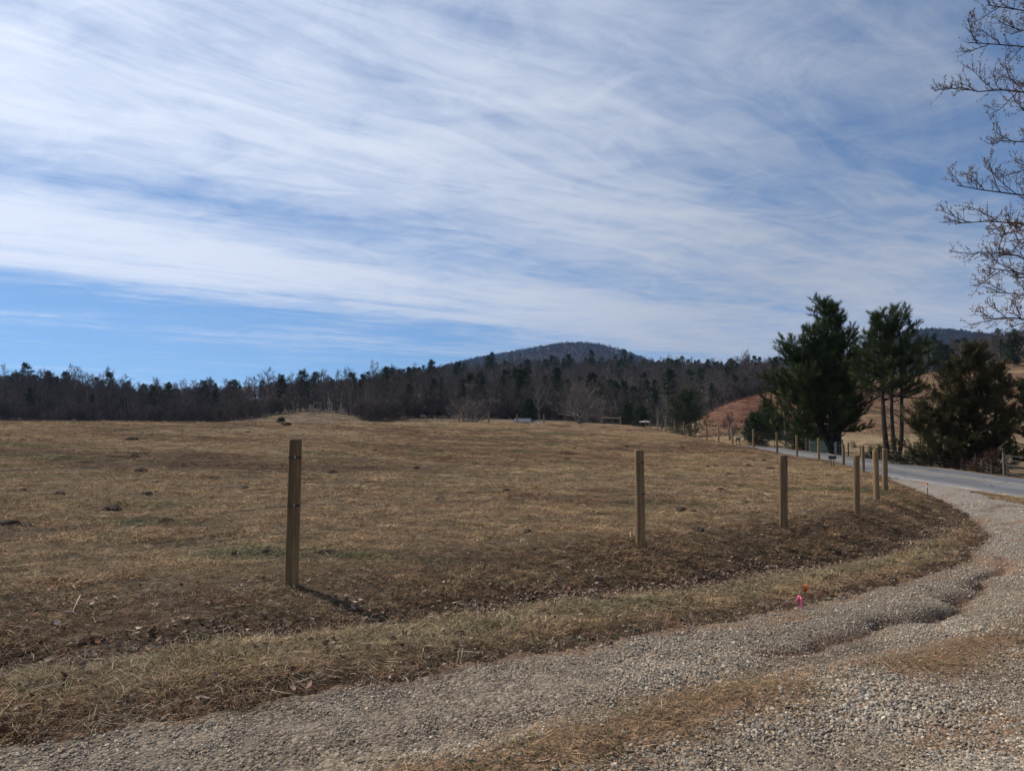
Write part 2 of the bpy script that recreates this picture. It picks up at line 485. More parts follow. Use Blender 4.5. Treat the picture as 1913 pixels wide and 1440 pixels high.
class MB:
    """collects pieces of one mesh"""
    def __init__(s): s.v, s.f, s.m, s.n = [], {3: [], 4: []}, {3: [], 4: []}, 0
    def add(s, v, f, m=0):
        v = np.asarray(v, float); f = np.asarray(f, int)
        if len(f) == 0: return
        k = f.shape[1]
        s.v.append(v); s.f[k].append(f + s.n); s.m[k].append(np.full(len(f), m)); s.n += len(v)
    def box(s, c, size, rz=0.0, m=0, tilt=None):
        x, y, z = np.array(size) / 2
        v = np.array([(-x, -y, -z), (x, -y, -z), (x, y, -z), (-x, y, -z), (-x, -y, z), (x, -y, z), (x, y, z), (-x, y, z)])
        if tilt is not None: v = v @ np.array(tilt.to_3x3()).T
        cr, sr = math.cos(rz), math.sin(rz)
        v = v @ np.array([[cr, sr, 0], [-sr, cr, 0], [0, 0, 1]]) + np.array(c)
        s.add(v, [(0, 3, 2, 1), (4, 5, 6, 7), (0, 1, 5, 4), (1, 2, 6, 5), (2, 3, 7, 6), (3, 0, 4, 7)], m)
    def tube(s, path, rad, sides=6, m=0, cap=True):
        P = np.asarray(path, float); n = len(P); rad = np.broadcast_to(rad, (n,))
        T = np.gradient(P, axis=0); T /= np.linalg.norm(T, axis=1)[:, None] + 1e-12
        ref = np.array([0, 0, 1.]) if abs(T[:, 2]).mean() < .8 else np.array([1., 0, 0])
        U = np.cross(T, ref); U /= np.linalg.norm(U, axis=1)[:, None] + 1e-12
        V = np.cross(T, U)
        a = np.arange(sides) / sides * 2 * math.pi
        ring = P[:, None] + rad[:, None, None] * (np.cos(a)[None, :, None] * U[:, None] + np.sin(a)[None, :, None] * V[:, None])
        i = np.arange(n - 1)[:, None] * sides; j = np.arange(sides)[None]; j2 = (j + 1) % sides
        q = np.stack([i + j, i + j2, i + sides + j2, i + sides + j], -1).reshape(-1, 4)
        s.add(ring.reshape(-1, 3), q, m)
        if cap and sides >= 3:
            for e, fl in ((0, True), (n - 1, False)):
                vv = np.vstack([ring[e], P[e]])
                tri = [(k, (k + 1) % sides, sides) for k in range(sides)]
                s.add(vv, [t[::-1] if not fl else t for t in tri], m)
    def data(s):
        fs, ms = [], []
        for k in (3, 4):
            if s.f[k]: fs.append(np.concatenate(s.f[k])); ms.append(np.concatenate(s.m[k]))
        return np.concatenate(s.v), fs, np.concatenate(ms)
    def mesh(s, name, mats, smooth=False, colors=None):
        v, f, m = s.data()
        return mesh_np(name, v, f, mats, smooth, m, colors)


# ------------------------------------------------------------------ materials
def material(name):
    m = bpy.data.materials.new(name); m.use_nodes = True
    nt = m.node_tree
    b = nt.nodes['Principled BSDF']
    return m, nt, b


def pset(nt, b, color=None, rough=None, spec=None, normal=None, metal=None):
    def put(nm, v):
        if v is None: return
        if isinstance(v, S): nt.links.new(v.k, b.inputs[nm])
        elif nm == 'Base Color': b.inputs[nm].default_value = (*v[:3], 1)
        else: b.inputs[nm].default_value = v
    put('Base Color', color); put('Roughness', rough); put('Specular IOR Level', spec); put('Normal', normal); put('Metallic', metal)


def position(nt):
    g = nt.nodes.new('ShaderNodeNewGeometry'); return S(nt, g.outputs['Position'])


def objcoord(nt):
    g = nt.nodes.new('ShaderNodeTexCoord'); return S(nt, g.outputs['Object'])


def attr(nt, name, typ='GEOMETRY', out='Color'):
    a = nt.nodes.new('ShaderNodeAttribute'); a.attribute_name = name; a.attribute_type = typ
    return S(nt, a.outputs[out])


def obrand(nt):
    a = nt.nodes.new('ShaderNodeObjectInfo'); return S(nt, a.outputs['Random'])


def vscale(nt, v, sx, sy, sz):
    n = nt.nodes.new('ShaderNodeVectorMath'); n.operation = 'MULTIPLY'
    nt.links.new(v.k, n.inputs[0]); n.inputs[1].default_value = (sx, sy, sz)
    return S(nt, n.outputs[0])


def cmul(nt, c, f):
    """colour times scalar socket"""
    n = nt.nodes.new('ShaderNodeVectorMath'); n.operation = 'SCALE'
    if isinstance(c, S): nt.links.new(c.k, n.inputs[0])
    else: n.inputs[0].default_value = c[:3]
    if isinstance(f, S): nt.links.new(f.k, n.inputs[3])
    else: n.inputs[3].default_value = f
    return S(nt, n.outputs[0])


def bump(nt, h, strength=0.5, dist=0.02, normal=None):
    n = nt.nodes.new('ShaderNodeBump'); n.inputs['Strength'].default_value = strength; n.inputs['Distance'].default_value = dist
    nt.links.new(h.k, n.inputs['Height'])
    if normal is not None: nt.links.new(normal.k, n.inputs['Normal'])
    return S(nt, n.outputs[0])


def simple(name, color, rough=0.7, spec=0.3, var=0.25, scale=6.0, bmp=0.0, metal=None, stretch=(1, 1, 1)):
    m, nt, b = material(name)
    p = vscale(nt, objcoord(nt), *stretch)
    n = noise(nt, p, scale, 6, 0.6)
    c = cmul(nt, color, n.lin(.25, .75, 1 - var, 1 + var))
    pset(nt, b, c, rough, spec, bump(nt, n, bmp, 0.01) if bmp else None, metal)
    return m


# turf
M_TURF, nt, b = material('dry_turf')
p = position(nt)
tint = attr(nt, 'tint')
n1 = noise(nt, p, 9.0, 8, 0.68); n2 = noise(nt, vscale(nt, p, 1, 1, .4), 1.6, 6, .6); n3 = noise(nt, p, 55.0, 3, .6)
n4 = noise(nt, vscale(nt, p, .10, .22, 1.3), 1.0, 7, .7); n5 = noise(nt, p, .45, 6, .7)
f = n1.lin(.3, .7, .45, 1.5) * n2.lin(.3, .7, .75, 1.25) * n3.lin(.3, .7, .6, 1.4) * n4.lin(.35, .65, .72, 1.28) * n5.lin(.35, .65, .78, 1.22)
c = cmul(nt, tint, f)
pset(nt, b, c, 0.95, 0.1, bump(nt, n1 + n3 * .4, 0.9, 0.05))

# forest floor / far hill
M_FLOOR, nt, b = material('leaf_litter_floor')
p = position(nt); tint = attr(nt, 'tint')
n1 = noise(nt, p, .5, 7, .65); n2 = noise(nt, p, 3.0, 5, .6)
pset(nt, b, cmul(nt, tint, n1.lin(.3, .7, .6, 1.4) * n2.lin(.3, .7, .7, 1.3)), 0.95, 0.1, bump(nt, n1 + n2 * .3, .6, .4))


def polar_grid(th0, th1, nth, r0, r1, growth):
    th = np.linspace(th0, th1, nth)
    n = int(math.log(r1 / r0) / math.log(growth)) + 1
    r = r0 * np.exp(np.linspace(0, math.log(r1 / r0), n))
    rr, tt = np.meshgrid(r, th, indexing='ij')
    i = np.arange(n - 1)[:, None] * nth; j = np.arange(nth - 1)[None]
    q = np.stack([i + j, i + nth + j, i + nth + j + 1, i + j + 1], -1).reshape(-1, 4)
    return rr * np.sin(tt), rr * np.cos(tt), q


# ------------------------------------------------------------------ land sheets
def build_land():
    a = R(40)
    th = np.r_[np.linspace(-math.pi, -a, 60)[:-1], np.linspace(-a, a, 520), np.linspace(a, math.pi, 60)[1:]]
    n = 400
    r = np.r_[0.02, 0.6 * np.exp(np.linspace(0, math.log(1400 / 0.6), n))]
    rr, tt = np.meshgrid(r, th, indexing='ij')
    x, y = rr * np.sin(tt), rr * np.cos(tt)
    z, t, idx, w = ground(x, y, True)
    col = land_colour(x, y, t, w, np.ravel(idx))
    # sink the turf under the drive's gravel sheet and the road
    m = len(th); i = np.arange(len(r) - 1)[:, None] * m; j = np.arange(m - 1)[None]
    q = np.stack([i + j, i + m + j, i + m + j + 1, i + j + 1], -1).reshape(-1, 4)
    z = z - .06 * sstep(-.02, -.6, t) * sstep(-9, -7, t) * ((x < 21.6) & (rr < 60) & (y > -6) & ~inside_poly(SPIT, x, y))
    V = np.stack([x.ravel(), y.ravel(), z.ravel()], 1)
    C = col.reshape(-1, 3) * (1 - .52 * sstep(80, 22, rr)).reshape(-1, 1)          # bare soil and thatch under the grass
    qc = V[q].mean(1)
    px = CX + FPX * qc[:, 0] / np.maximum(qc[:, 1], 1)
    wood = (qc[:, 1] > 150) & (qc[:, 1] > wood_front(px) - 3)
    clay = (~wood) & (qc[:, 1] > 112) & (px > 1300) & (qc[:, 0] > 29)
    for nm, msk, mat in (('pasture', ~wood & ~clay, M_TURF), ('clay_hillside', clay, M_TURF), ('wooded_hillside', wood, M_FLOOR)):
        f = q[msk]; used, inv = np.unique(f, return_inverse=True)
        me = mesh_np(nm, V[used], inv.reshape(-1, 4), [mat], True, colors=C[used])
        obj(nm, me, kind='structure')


build_land()


# ------------------------------------------------------------------ gravel drive
def drive_edge_noise(x, y):
    return .16 * fbm(x / .7, y / .7, 101, 4) + .10 * fbm(x / .22, y / .22, 105, 2)


def worn(x, y):
    a, b_ = .8 * x + .6 * y, -.6 * x + .8 * y          # along and across the drive
    return sstep(.20, .52, fbm(a / 2.4 + 4, b_ / .42, 117, 4) + .25 * fbm(x / .3, y / .3, 119, 2))


def drive_tint(x, y, t):
    r = np.hypot(x, y)
    c = np.tile(np.array([.165, .132, .098]), (len(x), 1))
    c = c * (1 + .25 * fbm(x / .8, y / .8, 111, 4))[:, None]
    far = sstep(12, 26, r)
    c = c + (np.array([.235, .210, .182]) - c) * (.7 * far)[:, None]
    md, mp = line_dist(MEDIAN, x + .25 * vnoise(x * .9, y * .9, 113), y)
    med = np.exp(-(md / .38) ** 2) * sstep(-.8, -.1, fbm(x / 1.1, y / 1.1, 115, 3) + .1) * sstep(26, 14, r)
    c = c + (np.array([.165, .098, .056]) - c) * (.97 * med)[:, None]
    gd, gp = line_dist(GULLY, x + 0.16 * vnoise(x * 1.7, y * 1.7, 5), y + 0.14 * vnoise(x * 1.9, y * 1.9, 6))
    c = c + (np.array([.090, .050, .032]) - c) * (.95 * np.exp(-(gd / .13) ** 2))[:, None]
    rd, _ = line_dist(RUT, x + .1 * vnoise(x * 2, y * 2, 8), y)
    c = c + (np.array([.115, .082, .058]) - c) * (.75 * np.exp(-(rd / .16) ** 2) * sstep(-.4, .2, fbm(x / .8, y / .8, 118, 3)))[:, None]
    cl = worn(x, y) * .85
    c = c + (np.array([.185, .118, .072]) - c) * cl[:, None]
    wash = np.exp(-(((x - 8.6) / 1.0) ** 2 + ((y - 13.2) / 1.3) ** 2))
    c = c + (np.array([.215, .125, .078]) - c) * (.8 * wash)[:, None]
    fine = np.exp(-(((x - .0) / .5) ** 2 + ((y - 4.75) / .3) ** 2))
    c = c + (np.array([.185, .145, .110]) - c) * (.8 * fine)[:, None]
    st = np.exp(-((line_dist(np.array([(15.2, 24.2), (17.2, 26.5), (17.6, 24.2)]), x, y)[0]) / .22) ** 2)
    c = c + (np.array([.10, .07, .045]) - c) * (.7 * st)[:, None]
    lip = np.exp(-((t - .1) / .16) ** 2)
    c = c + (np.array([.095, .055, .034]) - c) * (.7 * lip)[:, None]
    return c


M_GRAVEL, nt, b = material('packed_gravel')
p = position(nt); tint = attr(nt, 'tint')
vo = nt.nodes.new('ShaderNodeTexVoronoi'); vo.inputs['Scale'].default_value = 42.0; nt.links.new(p.k, vo.inputs['Vector'])
cell = sep(nt, S(nt, vo.outputs['Color']))[0]; dist = S(nt, vo.outputs['Distance'])
n1 = noise(nt, p, 14, 6, .65); n2 = noise(nt, p, 90, 3, .6)
f = cell.lin(0, 1, .55, 1.45) * n1.lin(.3, .7, .7, 1.3) * n2.lin(.3, .7, .75, 1.25)
pset(nt, b, cmul(nt, tint, f), 0.92, 0.15, bump(nt, dist * -1.0 + n1 * .6, 0.8, 0.02))


def build_drive():
    x, y, q = polar_grid(R(-40), R(42), 430, 2.2, 46.0, 1.0053)
    z, t, idx, w = ground(x, y, True)
    te = t + drive_edge_noise(x, y)
    off = -.05 + .062 * sstep(.22, -.02, te)
    spit = inside_poly(SPIT, x + .25 * fbm(x / .8, y / .8, 121, 3), y + .3 * fbm(x / .9, y / .9, 123, 3))
    keep = (te < .3) & (t > -8) & ~spit & (x < 21.6)
    ok = keep.ravel()[q].all(1)
    V = np.stack([x.ravel(), y.ravel(), (z + off).ravel()], 1)
    V[:, 2] += (.010 * fbm(x * 9, y * 9, 125, 2) * sstep(14, 6, np.hypot(x, y))).ravel()
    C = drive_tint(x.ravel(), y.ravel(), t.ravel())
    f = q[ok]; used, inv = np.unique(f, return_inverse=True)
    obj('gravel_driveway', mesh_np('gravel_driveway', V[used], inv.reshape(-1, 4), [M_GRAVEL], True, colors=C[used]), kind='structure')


build_drive()

# ------------------------------------------------------------------ asphalt road with a faded yellow centre line
M_ROAD, nt, b = material('worn_asphalt')
p = position(nt); x, y, z = sep(nt, p)
n1 = noise(nt, vec(nt, x * 2.2, y * .12, 0.0), 1.0, 5, .6); n2 = noise(nt, p, 60, 4, .6); n3 = noise(nt, p, .35, 4, .5)
track = (((x - 22.9) * (x - 22.9)) * -2.2)._m('EXPONENT') + (((x - 26.2) * (x - 26.2)) * -2.2)._m('EXPONENT')
c = cmul(nt, (.145, .148, .156), n1.lin(.3, .7, .82, 1.15) * n2.lin(.3, .7, .8, 1.2) * n3.lin(.3, .7, .85, 1.12))
c = mix(nt, track.clamp() * n1.lin(.35, .6, .35, .95), c, (.070, .072, .077))
vc = nt.nodes.new('ShaderNodeTexVoronoi'); vc.feature = 'DISTANCE_TO_EDGE'; vc.inputs['Scale'].default_value = .55
nt.links.new(vec(nt, x + n3 * 2.0, y * .6 + n1 * .8, 0.0).k, vc.inputs['Vector'])
crack = S(nt, vc.outputs['Distance']).step(.022, .006)
patch = noise(nt, vec(nt, x * .5, y * .16, 7.0), 1.0, 2, .4).step(.56, .60)
c = mix(nt, patch * .4, c, (.085, .087, .092))
c = mix(nt, crack * .7, c, (.045, .045, .047))
dust = (x.step(22.2, 21.5) * y.step(46, 36)) * n3.lin(.3, .6, .2, 1.0)
c = mix(nt, dust, c, (.22, .20, .18))
pset(nt, b, c, 0.8, 0.3, bump(nt, n2, .35, .006))
M_LINE, nt, b = material('faded_yellow_paint')
p = position(nt); n = noise(nt, p, 7, 6, .7); n2 = noise(nt, p, 55, 3, .6)
pset(nt, b, mix(nt, (n * .6 + n2 * .4).step(.38, .56), (.15, .14, .12), (.34, .26, .12)), 0.8, 0.3)


def strip(name, xs, y0, y1, step, zf, mat, kind=None, parent=None):
    ys = np.arange(y0, y1, step); xs = np.array(xs)
    X, Y = np.meshgrid(xs, ys)
    Z = zf(X, Y)
    m = len(xs); i = np.arange(len(ys) - 1)[:, None] * m; j = np.arange(m - 1)[None]
    q = np.stack([i + j, i + j + 1, i + m + j + 1, i + m + j], -1).reshape(-1, 4)
    o = obj(name, mesh_np(name, np.stack([X.ravel(), Y.ravel(), Z.ravel()], 1), q, [mat], True), parent)
    if kind: o['kind'] = kind
    return o


def road_surf(X, Y):
    edge = sstep(.12, 0, np.minimum(X - ROAD_X0, ROAD_X1 - X) + .1 * fbm(X / .5, Y / .7, 131, 3))
    return road_z(Y) + .035 - .010 * (X - ROAD_C) ** 2 * .45 - .12 * edge


road = strip('road', np.r_[21.25, 21.4, 21.5, 21.6, 21.75, np.linspace(22, 27.2, 9), 27.35, 27.5, 27.6, 27.75], -60, 150, .5, road_surf, M_ROAD, 'structure')
for dxx in (-.12, .09):
    strip('centre_line', [ROAD_C + dxx, ROAD_C + dxx + .10], -60, 150, 1.0, lambda X, Y: road_surf(X, Y) + .006, M_LINE, parent=road)


# ------------------------------------------------------------------ scattered ground cover
rng = np.random.default_rng(11)


def scatter(name, pts, rots, scl, tint, protos, label=None, category=None, kind='stuff'):
    """ONE object: a cloud of points that carries small shapes through geometry nodes"""
    n = len(pts)
    me = bpy.data.meshes.new(name)
    me.vertices.add(n); me.vertices.foreach_set('co', np.asarray(pts, np.float32).ravel())
    def at(nm, typ, dom, arr, key):
        a = me.attributes.new(nm, typ, dom); a.data.foreach_set(key, np.asarray(arr).ravel())
    at('rot', 'FLOAT_VECTOR', 'POINT', np.asarray(rots, np.float32), 'vector')
    at('scl', 'FLOAT_VECTOR', 'POINT', np.asarray(scl, np.float32), 'vector')
    at('pick', 'INT', 'POINT', (np.arange(n) * 7919 % len(protos)).astype(np.int32), 'value')
    c4 = np.ones((n, 4), np.float32); c4[:, :3] = tint
    at('tint', 'FLOAT_COLOR', 'POINT', c4, 'color')
    o = obj(name, me, kind=kind)
    if label: o['label'] = label; o['category'] = category
    coll = bpy.data.collections.new(name + '_shapes')
    for k, pm in enumerate(protos):
        po = bpy.data.objects.new('%s_shape_%02d' % (name, k), pm); coll.objects.link(po)
    ng = bpy.data.node_groups.new(name + '_nodes', 'GeometryNodeTree')
    ng.interface.new_socket('Geometry', in_out='INPUT', socket_type='NodeSocketGeometry')
    ng.interface.new_socket('Geometry', in_out='OUTPUT', socket_type='NodeSocketGeometry')
    N = ng.nodes
    gi = N.new('NodeGroupInput'); go = N.new('NodeGroupOutput')
    ci = N.new('GeometryNodeCollectionInfo'); ci.inputs['Collection'].default_value = coll
    ci.inputs['Separate Children'].default_value = True; ci.inputs['Reset Children'].default_value = True
    ip = N.new('GeometryNodeInstanceOnPoints'); ip.inputs['Pick Instance'].default_value = True
    def named(nm, typ):
        a = N.new('GeometryNodeInputNamedAttribute'); a.data_type = typ; a.inputs['Name'].default_value = nm; return a.outputs[0]
    e2r = N.new('FunctionNodeEulerToRotation')
    ng.links.new(named('rot', 'FLOAT_VECTOR'), e2r.inputs[0])
    ng.links.new(gi.outputs[0], ip.inputs['Points']); ng.links.new(ci.outputs[0], ip.inputs['Instance'])
    ng.links.new(named('pick', 'INT'), ip.inputs['Instance Index']); ng.links.new(e2r.outputs[0], ip.inputs['Rotation'])
    ng.links.new(named('scl', 'FLOAT_VECTOR'), ip.inputs['Scale']); ng.links.new(ip.outputs[0], go.inputs[0])
    md = o.modifiers.new('scatter', 'NODES'); md.node_group = ng
    return o


def inst_material(name, rough=.9, spec=.15, var=(.7, 1.35), blade=True, translucent=0.0):
    m, nt, b = material(name)
    c = cmul(nt, attr(nt, 'tint', 'INSTANCER'), obrand(nt).lin(0, 1, *var))
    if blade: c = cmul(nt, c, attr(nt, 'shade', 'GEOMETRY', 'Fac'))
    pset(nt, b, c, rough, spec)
    return m


def with_shade(me, arr):
    a = me.attributes.new('shade', 'FLOAT', 'POINT'); a.data.foreach_set('value', np.asarray(arr, np.float32)); return me


M_STONE, nt, b = material('crushed_stone')
c = cmul(nt, attr(nt, 'tint', 'INSTANCER'), obrand(nt).lin(0, 1, .62, 1.5))
n = noise(nt, objcoord(nt), 2.5, 4, .6)
pset(nt, b, cmul(nt, c, n.lin(.3, .7, .8, 1.2)), .85, .25)
M_BLADE = inst_material('dry_blade', var=(.65, 1.4))
M_LEAF = inst_material('dead_leaf', var=(.6, 1.5))


def stone_proto(seed, sub=1):
    g = np.random.default_rng(seed)
    bm = bmesh.new(); bmesh.ops.create_icosphere(bm, subdivisions=sub, radius=1.0)
    ax = g.uniform(.65, 1.15, 3); ax[2] *= .72
    for v_ in bm.verts:
        v_.co *= g.uniform(.78, 1.18)
        v_.co.x *= ax[0]; v_.co.y *= ax[1]; v_.co.z *= ax[2]
    me = bpy.data.meshes.new('stone'); bm.to_mesh(me); bm.free(); me.materials.append(M_STONE)
    return me


def sample_polar(n, th0, th1, r0, r1, power):
    """points with density per area falling as r**-power"""
    th = rng.uniform(th0, th1, n)
    k = 2 - power
    uu = rng.random(n)
    r = (r0 ** k + uu * (r1 ** k - r0 ** k)) ** (1 / k) if abs(k) > 1e-6 else r0 * (r1 / r0) ** uu
    return r * np.sin(th), r * np.cos(th), r


def build_gravel():
    x, y, r = sample_polar(820000, R(-36), R(36), 2.7, 36, 1.9)
    t, idx = edge_coords(x, y)
    te = t + drive_edge_noise(x, y)
    md, _ = line_dist(MEDIAN, x + .25 * vnoise(x * .9, y * .9, 113), y)
    gd, _ = line_dist(GULLY, x, y)
    med = np.minimum(1, 1.2 * np.exp(-(md / .34) ** 2)) * sstep(-.8, -.1, fbm(x / 1.1, y / 1.1, 115, 3) + .1) * sstep(26, 14, r)
    bare = worn(x, y)
    rd, _ = line_dist(RUT, x + .1 * vnoise(x * 2, y * 2, 8), y)
    fine = np.maximum(np.exp(-(((x - .0) / .5) ** 2 + ((y - 4.75) / .3) ** 2)), .85 * np.exp(-(rd / .15) ** 2))
    p = (1 - .95 * med) * (1 - .75 * bare) * (1 - .7 * np.exp(-(gd / .12) ** 2)) * (1 - .8 * fine)
    p = p * (.60 + .75 * fbm(x / 1.3, y / .9, 141, 4))
    p = p * sstep(.02, -.28, te + .1 * vnoise(x * 3, y * 3, 145))
    p = np.where(te > -.05, np.maximum(p, .10 * np.exp(-np.maximum(t, 0) / .25)), p) * (t > -7.5) * np.where(x < 21.4, 1, .12 * sstep(23.5, 21.4, x) * (y > 24) * (y < 42)) * ~inside_poly(SPIT, x, y)
    p *= sstep(40, 20, r) * .9 + .1
    k = rng.random(len(x)) < p
    x, y, r, t = x[k], y[k], r[k], t[k]
    z = ground(x, y) + np.where(t < 0, .012, 0)
    n = len(x)
    s = np.exp(rng.normal(0, .38, n)) * .0064 * np.maximum(1, (r / 6.0) ** .5)
    s *= 1 + .5 * sstep(.1, .5, fbm(x / 1.2, y / 1.2, 143, 3))
    s = np.minimum(s, .019 * np.maximum(1, r / 8))
    rm, _ = line_dist(MEDIAN, x, y)
    s *= 1 - .42 * np.exp(-((rm - .95) / .38) ** 2) * sstep(-.5, .1, fbm(x / 1.5, y / 1.5, 147, 3))      # stone worn small in the wheel tracks
    rot = np.stack([rng.uniform(-.5, .5, n), rng.uniform(-.5, .5, n), rng.uniform(0, 6.28, n)], 1)
    base = np.array([[.225, .190, .148], [.170, .152, .128], [.250, .200, .144], [.33, .295, .24], [.118, .104, .088], [.215, .145, .092]])
    ci = rng.choice(6, n, p=[.33, .20, .21, .08, .10, .08])
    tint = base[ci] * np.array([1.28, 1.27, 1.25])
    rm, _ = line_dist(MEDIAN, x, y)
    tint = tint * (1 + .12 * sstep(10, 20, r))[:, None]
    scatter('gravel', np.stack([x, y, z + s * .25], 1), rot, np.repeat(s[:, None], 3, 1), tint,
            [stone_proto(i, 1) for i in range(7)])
    return n


N_STONES = build_gravel()


def tuft_proto(seed, blades, spread, lmin, lmax, flat, width):
    """a tuft of bent grass blades; flat = 0 upright .. 1 lying"""
    g = np.random.default_rng(seed)
    V, F3, F4, sh = [], [], [], []
    for k in range(blades):
        az = g.uniform(0, 6.283); b0 = np.array([*(g.normal(0, spread, 2)), 0])
        L = g.uniform(lmin, lmax)
        el = np.clip(g.normal((1 - flat) * 1.25, .25), .03, 1.5)
        d0 = np.array([math.cos(az) * math.cos(el), math.sin(az) * math.cos(el), math.sin(el)])
        az2 = az + g.normal(0, .5)
        d1 = np.array([math.cos(az2), math.sin(az2), g.normal(-.15, .35)]); d1 /= np.linalg.norm(d1)
        sd = np.array([-math.sin(az), math.cos(az), g.normal(0, .4)]); sd /= np.linalg.norm(sd)
        w = width * g.uniform(.7, 1.3)
        p0 = b0; p1 = b0 + d0 * L * .5; p2 = p1 + (d0 * .4 + d1 * .6) * L * .5
        p1[2] = max(p1[2], .006); p2[2] = max(p2[2], .004)
        i = len(V)
        V += [p0 - sd * w / 2, p0 + sd * w / 2, p1 + sd * w * .42, p1 - sd * w * .42, p2]
        F4.append((i, i + 1, i + 2, i + 3)); F3.append((i + 3, i + 2, i + 4))
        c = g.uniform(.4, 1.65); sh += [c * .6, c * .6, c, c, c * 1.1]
    me = mesh_np('tuft', np.array(V), [np.array(F3), np.array(F4)], [M_BLADE])
    return with_shade(me, sh)


def grass_points(n, r0, r1, power):
    x, y, r = sample_polar(n, R(-37), R(37), r0, r1, power)
    t, idx = edge_coords(x, y)
    sp = inside_poly(SPIT, x, y)
    ok = ((t + drive_edge_noise(x, y) > .06) | sp | (t < -7.8)) & ~((x > 20.9) & (x < 28.0))
    return x[ok], y[ok], r[ok], t[ok], idx[ok]


def build_grass():
    x, y, r, t, idx = grass_points(215000, 3.2, 120, 1.5)
    z = ground(x, y)
    c = land_colour(x, y, t, None, idx)
    n = len(x)
    t0, t1 = EL[idx, 3], EL[idx, 4]
    verge = sstep(.2, .8, t) * sstep(t0 + .1, t0 - .5, t) * (r < 30)
    thin = (rng.random(n) < np.where(np.abs(t - t0) < .25, .55, 1) * np.where(t < .3, .45, 1))
    s = np.maximum(1, (r / 8.0) ** .52) * np.exp(rng.normal(0, .25, n)) * (.85 + .12 * verge) * .80
    s *= (.62 + .75 * sstep(-.3, .5, fbm(x / .55, y / .55, 151, 3)))
    lift = np.minimum(np.exp(rng.normal(0, .3, n)), 1.6) * (.85 + .35 * verge) * sstep(160, 20, r)
    c = c * (1.55 + .0 * verge)[:, None] * np.exp(rng.normal(0, .34, n))[:, None]
    c = c * (1 + rng.normal(0, .05, (n, 3)))
    rot = np.stack([rng.normal(0, .12, n), rng.normal(0, .12, n), rng.uniform(0, 6.28, n)], 1)
    k = thin
    scl = np.stack([s, s, s * lift], 1)
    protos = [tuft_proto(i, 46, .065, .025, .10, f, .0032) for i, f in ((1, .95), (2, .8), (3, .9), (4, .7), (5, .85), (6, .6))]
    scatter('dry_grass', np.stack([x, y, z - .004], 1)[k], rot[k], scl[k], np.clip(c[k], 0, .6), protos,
            'short dry tan grass covering the pasture, bank and verge', 'grass')


build_grass()


def build_fine_straw():
    """single straws and bits lying loose on the near ground"""
    x, y, r, t, idx = grass_points(60000, 3.2, 24, 1.5)
    z = ground(x, y); n = len(x)
    c = np.array([.235, .190, .125]) * np.exp(rng.normal(0, .3, n))[:, None]
    s = np.exp(rng.normal(0, .3, n)) * np.maximum(1, (r / 9) ** .5)
    rot = np.stack([rng.normal(0, .25, n), rng.normal(0, .25, n), rng.uniform(0, 6.28, n)], 1)
    scatter('loose_straw', np.stack([x, y, z + .012], 1), rot, np.repeat(s[:, None], 3, 1), c,
            [tuft_proto(40 + i, 3, .05, .04, .10, .97, .0028) for i in range(4)],
            'loose bleached straw lying over the near turf', 'straw')


build_fine_straw()


def leaf_proto(seed):
    g = np.random.default_rng(seed)
    L, w = 1.0, g.uniform(.5, .75)
    xs = np.array([0, .25, .55, .8, 1.0]); ws = np.array([.05, .8, 1.0, .55, .05]) * w / 2
    curl = g.uniform(.3, 1.1); zz = curl * (xs - .5) ** 2 * 1.2
    V, F = [], []
    for k in range(5):
        V += [(xs[k] - .5, -ws[k], zz[k] + ws[k] * g.uniform(.1, .9)), (xs[k] - .5, 0, zz[k]), (xs[k] - .5, ws[k], zz[k] + ws[k] * g.uniform(.1, .9))]
    for k in range(4):
        a = k * 3; F += [(a, a + 1, a + 4, a + 3), (a + 1, a + 2, a + 5, a + 4)]
    me = mesh_np('leaf', np.array(V), np.array(F), [M_LEAF], True)
    return with_shade(me, np.ones(len(V)))


def build_leaves():
    n = 13000
    i = np.r_[rng.choice(np.where((EL[:, 1] > 2.5) & (EL[:, 1] < 22))[0], n // 2), rng.choice(np.where((EL[:, 1] > 4.5) & (EL[:, 1] < 12))[0], n - n // 2)]
    off = EL[i, 3] + rng.normal(.0, .17, n)
    nx, ny = -_tan[i, 1], _tan[i, 0]
    x = EL[i, 0] + nx * off + rng.normal(0, .1, n); y = EL[i, 1] + ny * off + rng.normal(0, .1, n)
    keep = rng.random(n) < (.25 + .9 * sstep(-.2, .45, fbm(x / .9, y / .9, 161, 3)))
    # thinner strew over verge and bank
    x2, y2, r2, t2, i2 = grass_points(2600, 3.4, 18, 1.6)
    m2 = t2 < 3.4
    x = np.r_[x[keep], x2[m2]]; y = np.r_[y[keep], y2[m2]]
    n = len(x); r = np.hypot(x, y)
    z = ground(x, y)
    base = np.array([[.225, .150, .105], [.31, .225, .17], [.125, .072, .048], [.39, .31, .25], [.21, .11, .07]])
    c = base[rng.choice(5, n, p=[.34, .24, .22, .09, .11])]
    s = rng.uniform(.028, .068, n)
    rot = np.stack([rng.normal(0, .5, n), rng.normal(0, .5, n), rng.uniform(0, 6.28, n)], 1)
    scatter('leaf_litter', np.stack([x, y, z + .02], 1), rot, np.repeat(s[:, None], 3, 1), c,
            [leaf_proto(i) for i in range(6)], 'dead brown leaves blown into the ditch below the bank', 'leaves')


build_leaves()


